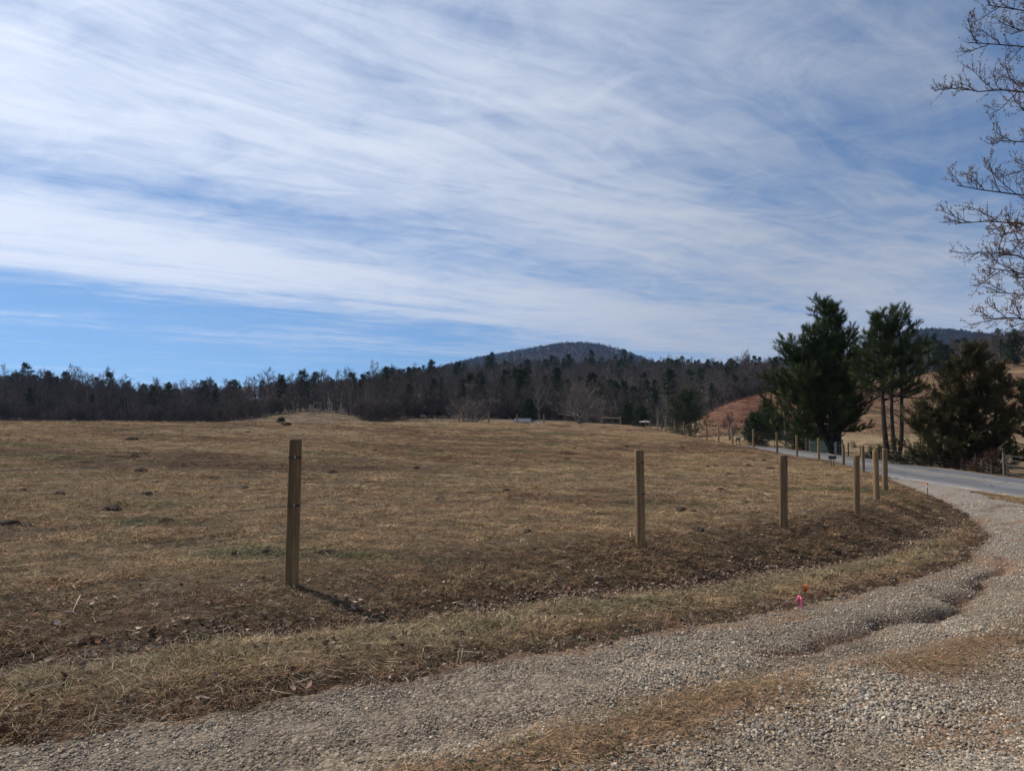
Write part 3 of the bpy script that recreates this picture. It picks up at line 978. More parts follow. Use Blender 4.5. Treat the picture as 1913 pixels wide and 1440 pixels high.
def build_median_grass():
    n = 4200
    k = rng.uniform(0, 6, n); i0 = k.astype(int); f = (k - i0)[:, None]
    P = MEDIAN[i0] * (1 - f) + MEDIAN[i0 + 1] * f + rng.normal(0, .17, (n, 2))
    x, y = P[:, 0], P[:, 1]
    med = sstep(-.8, .0, fbm(x / 1.1, y / 1.1, 115, 3) + .1)
    ok = (rng.random(n) < med) & (y > 2.4)
    x, y = x[ok], y[ok]; n = len(x)
    c = np.array([.215, .140, .078]) * np.exp(rng.normal(0, .22, n))[:, None]
    g = (rng.random(n) < .12)[:, None]
    c = np.where(g, np.array([.075, .082, .036]), c)
    s = np.minimum(np.exp(rng.normal(-.35, .35, n)), 1.05)
    rot = np.stack([rng.normal(0, .15, n), rng.normal(0, .15, n), rng.uniform(0, 6.28, n)], 1)
    scatter('median_grass', np.stack([x, y, ground(x, y) + .006], 1), rot, np.repeat(s[:, None], 3, 1), c,
            [tuft_proto(60 + i, 12, .06, .05, .16, .92, .004) for i in range(4)], 'flattened straw and weeds between the wheel tracks', 'grass')


build_median_grass()


# ------------------------------------------------------------------ place things by where they stand
def hit(px, py, d0=3.0, d1=220.0):
    """ground point on the line of sight through a photograph pixel"""
    d = np.concatenate([np.arange(d0, 40, .02), np.arange(40, d1, .1)])
    P = [ray(px, py, 1.0)]
    x = P[0][0] * d; z = EYE + (P[0][2] - EYE) * d
    g = ground(x, d)
    k = np.where(z <= g)[0]
    i = k[0] if len(k) else len(d) - 1
    return float(x[i]), float(d[i]), float(g[i])


def top_z(px, py, depth):
    return ray(px, py, depth)[2]


# treated pine: tan with green cast, long grain, weathered streaks
M_POST, nt, b = material('treated_pine')
p = objcoord(nt)
n1 = noise(nt, vscale(nt, p, 14, 14, .9), 1.0, 7, .6, .3); n2 = noise(nt, vscale(nt, p, 60, 60, 2.2), 1.0, 4, .6); n3 = noise(nt, p, 2.2, 4, .5)
c = mix(nt, n1.step(.25, .75), (.122, .078, .041), (.280, .188, .098))
c = mix(nt, n3.step(.5, .75) * .35, c, (.14, .12, .068))
c = cmul(nt, c, n2.lin(.3, .7, .72, 1.25) * obrand(nt).lin(0, 1, .85, 1.15))
pset(nt, b, c, .85, .2, bump(nt, n2 + n1, .5, .006))
M_ENDGRAIN, nt, b = material('post_end_grain')
p = objcoord(nt); n = noise(nt, p, 25, 5, .6)
pset(nt, b, cmul(nt, (.15, .12, .085), n.lin(.3, .7, .6, 1.4)), .9, .1)
M_WIRE = simple('galvanised_wire', (.20, .20, .20), .45, .5, .2, 3.0, metal=.7)
M_BLACK = simple('black_band', (.015, .015, .016), .6, .3, .2)
M_CLIP = simple('pale_insulator', (.42, .40, .36), .6, .3, .2)


def post_mesh(seed, r, h, flat=0.0, lean=(0, 0)):
    """round post from 0.35 m under the ground to h, slightly out of true, with a sawn top"""
    g = np.random.default_rng(seed)
    sides, rows = 18, 14
    zs = np.r_[np.linspace(-.35, h - .012, rows), h]
    a = np.arange(sides) / sides * 2 * math.pi
    prof = 1 + .035 * np.sin(2 * a + g.uniform(0, 6)) + .03 * np.sin(3 * a + g.uniform(0, 6)) + g.normal(0, .008, sides)
    V = []
    for k, z_ in enumerate(zs):
        rr = r * (1.03 - .06 * max(z_, 0) / h) * prof * (1 + g.normal(0, .006))
        if k == len(zs) - 1: rr = rr * .95
        x_, y_ = rr * np.cos(a), rr * np.sin(a)
        if flat > 0: y_ = np.maximum(y_, -r * (1 - flat))
        f_ = max(z_, 0) / h
        V.append(np.stack([x_ + lean[0] * f_ + .004 * math.sin(3 * f_ + seed), y_ + lean[1] * f_, np.full(sides, z_)], 1))
    V = np.concatenate(V); n = len(zs)
    i = np.arange(n - 1)[:, None] * sides; j = np.arange(sides)[None]; j2 = (j + 1) % sides
    q = np.stack([i + j, i + j2, i + sides + j2, i + sides + j], -1).reshape(-1, 4)
    top = (n - 1) * sides
    c = len(V); V = np.vstack([V, V[top:top + sides].mean(0) + np.array([0, 0, .002])])
    t3 = np.array([(top + k, top + (k + 1) % sides, c) for k in range(sides)])
    me = mesh_np('fence_post', V, [t3, q], [M_POST, M_ENDGRAIN], False, np.r_[np.ones(len(t3)), np.zeros(len(q))])
    me.polygons.foreach_set('use_smooth', np.r_[np.zeros(len(t3), bool), np.ones(len(q), bool)])
    return me


WIRE_FR = (.875, .707, .547, .372, .19)
POSTS = []                                               # x, y, z of base, height, radius
near = [(545, 1094, 820, 25, 'flat-faced wooden fence post with two black bands, nearest and leftmost', .35),
        (1197, 1021, 840, 17.5, 'wooden fence post standing alone mid-bank, second nearest', .12),
        (1463, 987, 850, 14.5, 'dark-faced wooden fence post casting a long shadow down the bank', .2),
        (1600, 958, 850, 11.5, 'wooden corner post left of the two close-set posts by the drive', 0),
        (1638, 934, 840, 10.5, 'wooden corner post between two others above the drive bend', 0),
        (1654, 915, 838, 9.5, 'wooden corner post nearest the gravel apron of the road', 0)]
GP = 'round wooden posts of the new pasture fence'
leans = {545: (.012, 0), 1197: (-.012, 0), 1463: (.03, .0), 1600: (.03, 0), 1638: (.0, 0), 1654: (.01, .02)}
for k, (px, pb, ptop, wpx, lab, flat) in enumerate(near):
    x, y, z = hit(px, pb)
    h = top_z(px, ptop, y) - z
    r = wpx / FPX * y / 2
    POSTS.append((x, y, z, h, r))
    yaw = math.atan2(x, y)
    o = thing('fence_post', (x, y, z), lab, 'fence post', GP, -yaw)
    obj('post_shaft', post_mesh(200 + k, r, h, flat, leans[px]), o)
    if k < 3:
        for wi, fr in enumerate(WIRE_FR):
            mb = MB(); zz = h * fr; lx = leans[px][0] * fr
            black = (k == 0 and wi in (0, 2)) or (k == 1 and wi in (0, 2))
            yf = -r * (1 - flat) - .004
            if black:
                mb.box((lx + (0 if k == 0 else r * .7), yf, zz), (r * (1.9 if k == 0 else .8), .006, .012))
                o2 = obj('band', mb.mesh('band', [M_BLACK]), o)
                mb = MB(); mb.box((lx + .004, yf - .006, zz + .004), (.012, .012, .022)); obj('clip', mb.mesh('clip', [M_CLIP]), o2)
            else:
                mb.tube([(lx - .006, yf + .012, zz + .012), (lx - .006, yf - .006, zz + .006), (lx + .006, yf - .006, zz - .006), (lx + .006, yf + .012, zz - .012)], .0022, 5)
                obj('staple', mb.mesh('staple', [M_WIRE]), o)

road_posts = [(1633, 837, 22.9), (1610, 832, None), (1573.5, 829, None), (1527.8, 818, None), (1487, 812.5, None), (1450, 807.5, None),
              (1406.5, 801.5, None), (1367.5, 800, None), (1341.6, 796.8, None), (1319.6, 794, None), (1297, 789, None), (1277.3, 787, None),
              (1260, 784, None), (1243.6, 783, None), (1228.5, 782.4, None), (1214.4, 783, None), (1206, 784.7, None)]
labs = ['wooden post half hidden behind the close-set corner posts', 'wooden post behind the corner posts, first along the road',
        'wooden roadside post just right of the small black address sign', 'wooden roadside post just left of the small black address sign',
        'second wooden roadside post left of the black address sign', 'third wooden roadside post left of the black address sign',
        'fourth wooden roadside post left of the black address sign', 'fifth wooden roadside post left of the black address sign']
pm_far = [post_mesh(240 + i, .075, 1.0) for i in range(4)]
ROADLINE = []
for k, (px, ptop, dd) in enumerate(road_posts):
    if k == 0: y = 29.5
    elif k == 1: y = 36.5
    else: y = 19.5 * FPX / (px - CX)
    x = (px - CX) / FPX * y
    z = zat(x, y); h = max(1.15, min(1.6, top_z(px, ptop, y) - z))
    lab = labs[k] if k < len(labs) else '%s wooden roadside post left of the black address sign' % ('sixth', 'seventh', 'eighth', 'ninth', 'tenth', 'eleventh', 'twelfth', 'thirteenth', 'fourteenth')[k - len(labs)]
    o = thing('fence_post', (x, y, z), lab, 'fence post', GP, k * 1.3)
    s = obj('post_shaft', pm_far[k % 4], o); s.scale = (1, 1, h)
    ROADLINE.append((x, y, z, h, .075))
for px, dd, hh in ((797, 128, 1.5), (858, 128, 1.6), (913, 128, 1.7), (966, 130, 1.6), (1016, 130, 1.6)):
    x = (px - CX) / FPX * dd; z = zat(x, dd)
    o = thing('fence_post', (x, dd, z), 'dark fence post standing on the crest of the pasture before the woods', 'fence post', 'dark posts on the pasture crest', 0)
    s = obj('post_shaft', pm_far[1], o); s.scale = (1.6, 1.6, hh)
# brace of two posts and a rail at the far corner
xa, xb = (1124 - CX) / FPX * 128, (1159 - CX) / FPX * 124
o = thing('fence_brace', (xa, 128, zat(xa, 128)), 'far corner brace of two posts and a rail at the pasture edge', 'fence brace')
mb = MB(); mb.tube([(0, 0, -.3), (0, 0, 1.5)], .1, 10); obj('post', mb.mesh('post', [M_POST]), o)
zb = zat(xb, 124) - zat(xa, 128)
mb = MB(); mb.tube([(xb - xa, -4, zb - .3), (xb - xa, -4, zb + 1.5)], .1, 10); obj('post', mb.mesh('post', [M_POST]), o)
mb = MB(); mb.tube([(0.08, -.1, 1.15), (xb - xa - .08, -3.9, zb + 1.15)], .055, 8); obj('rail', mb.mesh('rail', [M_POST]), o)

# the five strands: from out of frame on the left, past every post, then along the road
order = [(-6.4, 3.6, zat(-6.4, 3.6), 1.42, .07)] + POSTS[:6] + ROADLINE[1:]
names = ('topmost', 'second', 'middle', 'fourth', 'lowest')
for wi, fr in enumerate(WIRE_FR):
    path = []
    for k, (x, y, z, h, r) in enumerate(order):
        yaw = math.atan2(x, y) if 0 < k <= 3 else 0.0
        off = -(r * (1 - (.35 if k == 1 else .1)) + .012)
        wx, wy = x + off * math.sin(yaw), y + off * math.cos(yaw)
        if k > 6: wx, wy = x + r + .01, y
        p1 = np.array([wx, wy, z + h * fr])
        if path:
            p0 = path[-1]
            for s_ in (.25, .5, .75): path.append(p0 + (p1 - p0) * s_ + np.array([0, 0, -.02 * 4 * s_ * (1 - s_)]))
        path.append(p1)
    mb = MB(); mb.tube(path, .0019, 5)
    obj('fence_wire', mb.mesh('fence_wire', [M_WIRE]), label='%s strand of thin wire strung along the pasture posts' % names[wi],
        category='fence wire', group='wire strands of the pasture fence')

# ------------------------------------------------------------------ small things beside road and drive
M_RUST = simple('brown_stake', (.16, .10, .065), .8, .2, .3)
M_ORANGE = simple('orange_plastic', (.85, .17, .03), .5, .4, .1)
M_PINK = simple('pink_ribbon', (.88, .20, .30), .45, .4, .12)
M_WHITE = simple('white_paint', (.72, .71, .68), .6, .3, .1)
M_SIGN = simple('black_sign', (.018, .018, .022), .45, .4, .2)
M_GREY = simple('grey_metal', (.10, .10, .10), .7, .3, .25)
M_TEAL = simple('green_gate_paint', (.035, .12, .10), .5, .4, .25)
M_OLDPOST = simple('weathered_grey_wood', (.115, .095, .075), .9, .15, .4, 8.0, .4, stretch=(4, 4, .6))
M_OLDPALE = simple('pale_grey_wood', (.15, .132, .112), .9, .15, .3, 8.0, .4, stretch=(4, 4, .6))

x, y, z = hit(1733, 935)
o = thing('marker_stake', (x, y, z), 'thin brown utility stake with orange and white top at the drive edge', 'stake')
h = top_z(1732, 901, y) - z
mb = MB(); mb.tube([(0, 0, -.2), (.0, 0, h * .72)], .016, 8); obj('shaft', mb.mesh('shaft', [M_RUST]), o)
mb = MB(); mb.tube([(0, 0, h * .725), (0, 0, h * .84)], .022, 8); obj('white_band', mb.mesh('white_band', [M_WHITE]), o)
mb = MB(); mb.tube([(0, 0, h * .845), (0, 0, h)], .022, 8); obj('orange_cap', mb.mesh('orange_cap', [M_ORANGE]), o)


def flag(px, py, hpx, mat, label, kind):
    x, y, z = hit(px, py)
    o = thing(kind, (x, y, z), label, 'marker flag', 'survey marker flags on the verge')
    s = y / FPX
    if kind == 'pin_flag':
        H = hpx * s
        mb = MB(); mb.tube([(0, 0, -.05), (.002, 0, H * 1.05)], .0016, 5); obj('wire_pin', mb.mesh('wire_pin', [M_WIRE]), o)
        g = [(-.035, 0), (-.02, .012), (-.004, .004), (.012, -.006), (.024, .004)]
        V = []; F = []
        for k, (gx, gy) in enumerate(g): V += [(gx, gy, H * .28 + .006 * k), (gx * .7, gy - .01, H + .004 * (2 - k) ** 2 * -1)]
        for k in range(4): F.append((2 * k, 2 * k + 2, 2 * k + 3, 2 * k + 1))
        me = mesh_np('flag', np.array(V), np.array(F), [mat], True)
        fo = obj('flag', me, o); md = fo.modifiers.new('thick', 'SOLIDIFY'); md.thickness = .0015
    else:
        # a bow of ribbon: two drooping tails and a loop, each a folded strip
        def ribbon(pts, w, nm):
            P = np.array(pts); V = []; F = []
            T = np.gradient(P, axis=0)
            side = np.cross(T, np.array([.25, 1, .3])); side /= np.linalg.norm(side, axis=1)[:, None]
            for a_, s_ in zip(P, side): V += [a_ - s_ * w / 2, a_ + s_ * w / 2]
            for k in range(len(P) - 1): F.append((2 * k, 2 * k + 1, 2 * k + 3, 2 * k + 2))
            fo = obj(nm, mesh_np(nm, np.array(V), np.array(F), [mat], True), o)
            md = fo.modifiers.new('thick', 'SOLIDIFY'); md.thickness = .002
        ribbon([(.012, -.01, .115), (.022, -.02, .10), (.016, -.035, .06), (.004, -.05, .02), (-.002, -.055, .008)], .034, 'tail')
        ribbon([(.004, -.005, .12), (-.012, -.015, .105), (-.036, -.025, .082), (-.052, -.03, .074)], .03, 'tail')
        ribbon([(-.004, 0, .105), (.004, .01, .132), (.016, .006, .128), (.03, -.005, .105), (.034, -.01, .085)], .026, 'loop')
        mb = MB(); mb.tube([(.004, 0, -.05), (.004, 0, .12)], .008, 6); obj('stake', mb.mesh('stake', [M_RUST]), o)


flag(1506, 1112, 20, M_ORANGE, 'small orange pin flag in the verge grass behind the pink ribbon', 'pin_flag')
flag(1492, 1136, 18, M_PINK, 'pink plastic ribbon tied low in the verge by the gravel', 'ribbon_marker')

# address sign on two thin legs by the road (its characters are too blurred to read: pale smudges only)
x, y, z = hit(1553, 871)
y = min(y, 52); x = (1553 - CX) / FPX * y; z = zat(x, y)
s = y / FPX
o = thing('address_sign', (x, y, z), 'small black address sign on two thin legs at the roadside', 'sign', rz=R(-18))
zt, zb = top_z(1553, 851.5, y) - z, top_z(1553, 857.4, y) - z
mb = MB(); mb.box((0, 0, (zt + zb) / 2), (13.6 * s, .02, zt - zb)); obj('board', mb.mesh('board', [M_SIGN]), o)
for sx in (-2.4, 2.4):
    mb = MB(); mb.tube([(sx * s, .016, -.2), (sx * s * .9, .016, zt - .02)], .02, 6); obj('leg', mb.mesh('leg', [M_SIGN]), o)
g = np.random.default_rng(5)
for k in range(4):
    mb = MB(); w = 1.1 * s
    cx = (k - 1.5) * 1.9 * s
    mb.box((cx, -.0125, (zt + zb) / 2), (w, .004, (zt - zb) * .42))
    obj('blurred_mark', mb.mesh('blurred_mark', [M_GREY]), o)

# black and white hazard board by the gate
x, y = (1559.5 - CX) / FPX * 67.5, 67.5; z = zat(x, y); s = y / FPX
o = thing('hazard_board', (x, y, z), 'narrow black and white striped marker board beside the pine trunk', 'marker board', rz=R(-15))
h = top_z(1559, 826.5, y) - z
mb = MB(); mb.box((0, 0, h / 2 + .02), (5.2 * s, .03, h)); obj('board', mb.mesh('board', [M_SIGN]), o)
for k in range(5):
    mb = MB(); mb.box((-.02, -.0175, h - .07 - k * h * .195), (4.4 * s, .006, h * .085), tilt=Matrix.Rotation(R(8), 3, 'Y')); obj('white_stripe', mb.mesh('white_stripe', [M_WHITE]), o)


def tube_gate(ax, ay, bx, by, h, bars, mat, label, r=.022):
    za, zb = zat(ax, ay), zat(bx, by)
    o = thing('tube_gate', (ax, ay, za), label, 'gate')
    dx_, dy_, dz_ = bx - ax, by - ay, zb - za
    for k in range(bars):
        zz = .18 + (h - .18) * k / (bars - 1)
        mb = MB(); mb.tube([(0.05 * dx_, .05 * dy_, zz), (dx_ * .95, dy_ * .95, zz + dz_)], r, 8); obj('rail', mb.mesh('rail', [mat]), o)
    for f_ in (.05, .5, .95):
        mb = MB(); mb.tube([(f_ * dx_, f_ * dy_, .16 + f_ * dz_), (f_ * dx_, f_ * dy_, h + .02 + f_ * dz_)], r * 1.15, 8); obj('stile', mb.mesh('stile', [mat]), o)
    for f_, pm in ((0, M_OLDPALE), (1, M_OLDPALE)):
        mb = MB(); mb.tube([(f_ * dx_, f_ * dy_, -.3 + f_ * dz_), (f_ * dx_, f_ * dy_, h + .16 + f_ * dz_)], .07, 10); obj('gate_post', mb.mesh('gate_post', [pm]), o)
    return o


tube_gate((1553 - CX) / FPX * 69, 69, (1512 - CX) / FPX * 76, 76, 1.2, 6, M_TEAL, 'green tubular gate left of the striped board across the road')
tube_gate((1572 - CX) / FPX * 66, 66, (1561 - CX) / FPX * 68.5, 68.5, 1.22, 4, M_GREY, 'short grey tubular gate just right of the striped board')
tube_gate((1871.5 - CX) / FPX * 44.6, 44.6, (1985 - CX) / FPX * 42.0, 42.0, 1.25, 5, M_GREY, 'grey metal gate at the right edge beyond the road')

# old wire fence beyond the road
XF = 29.6
fence_px = [(1504, 1.45, .07, 1), (1583, 1.3, .06, 1), (1605, 1.15, .04, 1), (1628, 1.0, .035, 1), (1644, 1.0, .035, 1), (1671, 1.0, .03, 1), (1690, 1.25, .03, 1),
            (1699, .95, .03, 1), (1713, .95, .07, 1), (1730, 1.0, .03, 0), (1734.5, 1.1, .14, 1), (1744.5, .95, .03, 1), (1771, .9, .03, 1), (1793, 1.15, .05, 0),
            (1818, 1.3, .04, 1), (1832, .9, .12, 1), (1848, 1.0, .04, 1)]
base = None
fpts = []
for px, h, r, dark in fence_px:
    d = XF * FPX / (px - CX); x = XF; z = zat(x, d); fpts.append((x, d, z, h))
fx, fy, fz = fpts[0][:3]
o = thing('wire_fence', (fx, fy, fz), 'old wire fence with dark weathered posts along the far side of the road', 'fence')
for (x, d, z, h), (px, _, r, dark) in zip(fpts, fence_px):
    mb = MB(); mb.tube([(x - fx, d - fy, z - fz - .3), (x - fx + .02 * math.sin(px), d - fy, z - fz + h)], r, 8)
    obj('post', mb.mesh('post', [M_OLDPOST if dark else M_OLDPALE]), o)
for k in range(4):
    mb = MB(); mb.tube([(x - fx, d - fy, z - fz + .25 + .24 * k) for x, d, z, h in fpts], .006, 4)
    obj('wire', mb.mesh('wire', [M_WIRE]), o)
o = thing('wire_fence', (31.5, 78, zat(31.5, 78)), 'thin wire fence with slim stakes on the verge before the clay hill', 'fence')
fp2 = []
for px in (1483, 1446, 1428, 1391, 1345, 1333):
    d = 33.0 * FPX / (px - CX); x = 33.0; z = zat(x, d); fp2.append((x - 31.5, d - 78, z - zat(31.5, 78)))
for x, d, z in fp2:
    mb = MB(); mb.tube([(x, d, z - .3), (x, d, z + 1.2)], .04, 6); obj('post', mb.mesh('post', [M_OLDPOST]), o)
for k in range(3):
    mb = MB(); mb.tube([(x, d, z + .4 + .33 * k) for x, d, z in fp2], .008, 4); obj('wire', mb.mesh('wire', [M_WIRE]), o)
# little wooden frame by the road
d = 82.0
x = (1377 - CX) / FPX * d; z = zat(x, d)
o = thing('wooden_frame', (x, d, z), 'small dark wooden frame of two posts and a board beside the road', 'frame')
for sx in (-.16, .2):
    mb = MB(); mb.tube([(sx, 0, -.3), (sx * 1.05, 0, 1.05)], .05, 8); obj('post', mb.mesh('post', [M_OLDPOST]), o)
mb = MB(); mb.box((.02, -.07, .93), (.5, .04, .2)); obj('board', mb.mesh('board', [M_OLDPOST]), o)

# utility poles and their lines
def pole(px, d, h, label, r=.15):
    x = (px - CX) / FPX * d; z = zat(x, d)
    o = thing('utility_pole', (x, d, z), label, 'utility pole')
    mb = MB(); mb.tube([(0, 0, -.5), (0, 0, h * .5), (0, 0, h)], [r, r * .87, r * .67], 10); obj('shaft', mb.mesh('shaft', [M_OLDPALE]), o)
    mb = MB(); mb.box((0, -r, h - .35), (.9 * r / .15, .09, .11)); obj('cross_arm', mb.mesh('cross_arm', [M_OLDPOST]), o)
    return x, d, z


pa = pole(1466, 92, 7.0, 'pale wooden utility pole rising behind the left side of the big pine')
pb_ = pole(1227, 150, 4.6, 'short dark utility pole near the white canopy at the wood edge', .09)
for k, (da, db, lab) in enumerate(((6.6, 4.4, 'upper thin power line from the pine to the short pole'), (5.4, 3.6, 'lower thin power line from the pine to the short pole'))):
    A = np.array([pa[0], pa[1], pa[2] + da]); B = np.array([pb_[0], pb_[1], pb_[2] + db])
    pts = [A + (B - A) * t_ + np.array([0, 0, -.8 * 4 * t_ * (1 - t_)]) for t_ in np.linspace(0, 1, 17)]
    mb = MB(); mb.tube(pts, .016, 5); obj('power_line', mb.mesh('power_line', [M_BLACK]), label=lab, category='power line', group='power lines')

# sheds beyond the crest
M_CANOPY = simple('dull_white_sheet', (.36, .35, .33), .7, .2, .15)
M_ROOF = simple('blue_grey_tin_roof', (.07, .085, .105), .85, .15, .15)
M_DARKWALL = simple('dark_shed_wall', (.03, .03, .03), .9, .1, .3)
d = 165.0; x = (980 - CX) / FPX * d; z = top_z(980, 788, d) - 1.4
o = thing('farm_shed', (x, d, z - .6), 'low farm shed with blue-grey tin roof just beyond the crest', 'shed')
mb = MB(); mb.box((-.6, 0, .95), (3.2, 4, 2.1)); obj('wall', mb.mesh('wall', [M_DARKWALL]), o)
V = [(-2.5, -2.3, 1.95), (1.2, -2.3, 1.95), (1.5, 0, 2.75), (-2.2, 0, 2.75), (1.2, 2.3, 1.95), (-2.5, 2.3, 1.95)]
me = mesh_np('roof', np.array(V), np.array([(0, 1, 2, 3), (3, 2, 4, 5)]), [M_ROOF]); ro = obj('roof', me, o)
md = ro.modifiers.new('thick', 'SOLIDIFY'); md.thickness = .06
mb = MB(); mb.box((2.6, -.2, .6), (1.9, 2.4, 1.4)); obj('lean_to', mb.mesh('lean_to', [M_DARKWALL]), o)
me = mesh_np('lean_to_roof', np.array([(1.5, -1.6, 1.55), (3.9, -1.6, 1.45), (3.7, 1.2, 2.1), (1.4, 1.2, 2.2)]), np.array([(0, 1, 2, 3)]), [M_ROOF]); ro = obj('lean_to_roof', me, o)
md = ro.modifiers.new('thick', 'SOLIDIFY'); md.thickness = .06
d = 125.0; x = (1205 - CX) / FPX * d; zt = top_z(1205, 787, d)
o = thing('canopy', (x, d, zat(x, d)), 'small white flat-roofed canopy at the far field edge', 'canopy')
zz = zt - zat(x, d)
V = [(-.85, -.9, zz - .08), (.85, -.9, zz - .12), (.85, .9, zz - .08), (-.85, .9, zz - .05), (0.1, 0, zz + .14)]
me = mesh_np('roof', np.array(V), np.array([(0, 1, 4), (1, 2, 4), (2, 3, 4), (3, 0, 4)]), [M_CANOPY]); ro = obj('roof', me, o)
md = ro.modifiers.new('thick', 'SOLIDIFY'); md.thickness = .08
for sx in (-.75, .75):
    for sy in (-.8, .8):
        mb = MB(); mb.tube([(sx, sy, -.3), (sx, sy, zz - .1)], .05, 6); obj('post', mb.mesh('post', [M_OLDPALE]), o)
d = 122.0; x = (1191 - CX) / FPX * d; z = zat(x, d)
o = thing('hay_rack', (x, d, z), 'small pale metal hay rack beside the white canopy', 'rack')
for k in range(4):
    mb = MB(); mb.tube([(-.5 + .32 * k, 0, -.2), (-.5 + .32 * k, 0, .75)], .03, 6); obj('upright', mb.mesh('upright', [M_GREY]), o)
mb = MB(); mb.box((0, 0, .78), (1.2, .4, .1)); obj('top_tray', mb.mesh('top_tray', [M_GREY]), o)
# white house glimpsed through the trees
d = 268.0; x = (470 - CX) / FPX * d; zt = top_z(470, 728, d)
o = thing('house', (x, d, zt - 3), 'white house glimpsed between trunks of the left wood', 'house')
mb = MB(); mb.box((0, 0, .8), (7, 5, 3.2)); obj('wall', mb.mesh('wall', [M_WHITE]), o)
me = mesh_np('roof', np.array([(-3.8, -2.9, 2.35), (3.8, -2.9, 2.35), (3.8, 0, 4.0), (-3.8, 0, 4.0), (3.8, 2.9, 2.35), (-3.8, 2.9, 2.35)]), np.array([(0, 1, 2, 3), (3, 2, 4, 5)]), [M_ROOF])
ro = obj('roof', me, o); md = ro.modifiers.new('thick', 'SOLIDIFY'); md.thickness = .15
for sx in (-2, 2):
    mb = MB(); mb.box((sx, -2.53, .9), (1.0, .06, 1.3)); obj('window', mb.mesh('window', [M_DARKWALL]), o)

# ------------------------------------------------------------------ mounds, stones and sticks in the turf
M_DIRT, nt, b = material('dark_earth')
p = position(nt); n = noise(nt, p, 30, 6, .65); n2 = noise(nt, p, 5, 4, .5)
pset(nt, b, mix(nt, n2.step(.3, .7), (.028, .022, .018), (.060, .045, .036)), .95, .1, bump(nt, n, .9, .03))


def mound_mesh(seed):
    g = np.random.default_rng(seed)
    bm = bmesh.new(); bmesh.ops.create_icosphere(bm, subdivisions=3, radius=1.0)
    V = np.array([v_.co[:] for v_ in bm.verts])
    lump = fbm(V[:, 0] * 2.2 + seed * 9, V[:, 1] * 2.2 + V[:, 2] * 1.7, 300 + seed, 4)
    sc = 1 + .45 * lump
    for v_, s_ in zip(bm.verts, sc):
        v_.co = Vector((v_.co.x * s_, v_.co.y * s_, (v_.co.z * (.9 + .3 * s_)) * .42))
    me = bpy.data.meshes.new('dirt_mound'); bm.to_mesh(me); bm.free(); me.materials.append(M_DIRT)
    return me


MM = [mound_mesh(i) for i in range(5)]
mounds = [(211, 954, 44, 'large dark molehill beside a green patch in the left pasture'), (18, 980, 40, 'large dark molehill at the left edge of the pasture'),
          (50, 984, 26, 'low dark molehill right of the one at the left edge'), (437, 1036, 15, 'upright dark clod left of the nearest fence post'),
          (604, 1034, 30, 'dark molehill just right of the nearest fence post'), (500, 1032, 24, 'dark molehill just left of the nearest fence post'),
          (985, 994, 26, 'dark molehill in the turf left of the second nearest post'), (1273, 955, 22, None), (1295, 956, 12, None), (822, 935, 20, None), (946, 918, 16, None),
          (263, 881, 22, None), (251, 854, 18, None), (247, 822, 18, None), (43, 823, 12, None), (73, 788, 9, None), (129, 782.5, 8, None), (463, 808, 10, None),
          (458, 913, 16, None), (309, 974, 20, None), (110, 925, 20, None), (43, 916, 14, None), (272, 925, 22, None), (621, 884, 17, None), (535, 795, 20, None),
          (778, 875, 12, None), (888, 868, 12, None), (1348, 916, 16, None), (1391, 939, 13, None), (1440, 876, 13, None), (1398, 870, 11, None), (1322, 871, 9, None),
          (1338, 871, 8, None), (1407, 861, 9, None), (1427, 861, 10, None), (1360, 886, 10, None), (1304, 991, 24, None), (700, 842, 10, None), (1060, 858, 10, None), (1170, 835, 9, None)]
for k, (px, py, w, lab) in enumerate(mounds):
    x, y, z = hit(px, py)
    s = w / FPX * y / 2 * (.62 if k < 7 else .85)
    if lab is None:
        side = 'left of the nearest post' if px < 545 else ('between the two nearest posts' if px < 1197 else 'right of the second nearest post')
        back = 'far back' if py < 845 else ('midway back' if py < 900 else 'well forward')
        lab = 'small dark molehill %s in the pasture, %s' % (back, side)
    o = obj('molehill', MM[k % 5], loc=(x, y, z + s * .12), rot=(0, 0, k * 2.1), label=lab or 'small dark molehill scattered in the dry pasture turf', category='molehill', group='molehills in the pasture')
    f_ = 2.2 if k == 3 else 1.35
    o.scale = (s, s * (1.4 if k != 3 else 1), s * f_)

M_ROCK = simple('tan_rock', (.13, .10, .075), .9, .2, .3, 3.0, .5)
x, y, z = hit(1117, 1084)
o = obj('rock', MM[2].copy(), loc=(x, y, z + .02), label='tan rock lying on the bank below the second nearest post', category='rock'); o.scale = (.06, .05, .10)
o.data.materials[0] = M_ROCK
x, y, z = hit(122, 1244)
M_BRICK = simple('red_brick', (.10, .038, .026), .9, .2, .3, 5.0, .3)
mb = MB(); mb.box((0, 0, .012), (.085, .04, .04), .6, tilt=Matrix.Rotation(.35, 3, 'X')); me = mb.mesh('brick_piece', [M_BRICK])
o = obj('brick_piece', me, loc=(x, y, z), label='broken piece of red brick in the verge at left', category='brick')
md = o.modifiers.new('chip', 'BEVEL'); md.width = .008; md.segments = 2
M_STICK = simple('bleached_stick', (.33, .28, .22), .9, .2, .3)
for k, (pa_, pc_, lab) in enumerate((((150, 1118), (135, 1148), 'short bleached stick pointing down the slope at left'), ((122, 1148), (143, 1153), 'short bleached stick lying level below the other at left'))):
    x, y, z = hit(*pa_); x2, y2, z2 = hit(*pc_)
    mb = MB(); mb.tube([(0, 0, .025), ((x2 - x) * .5, (y2 - y) * .5 + .01, (z2 - z) * .5 + .035), (x2 - x, y2 - y, z2 - z + .02)], [.008, .007, .004], 6)
    obj('stick', mb.mesh('stick', [M_STICK]), loc=(x, y, z), label=lab, category='stick')

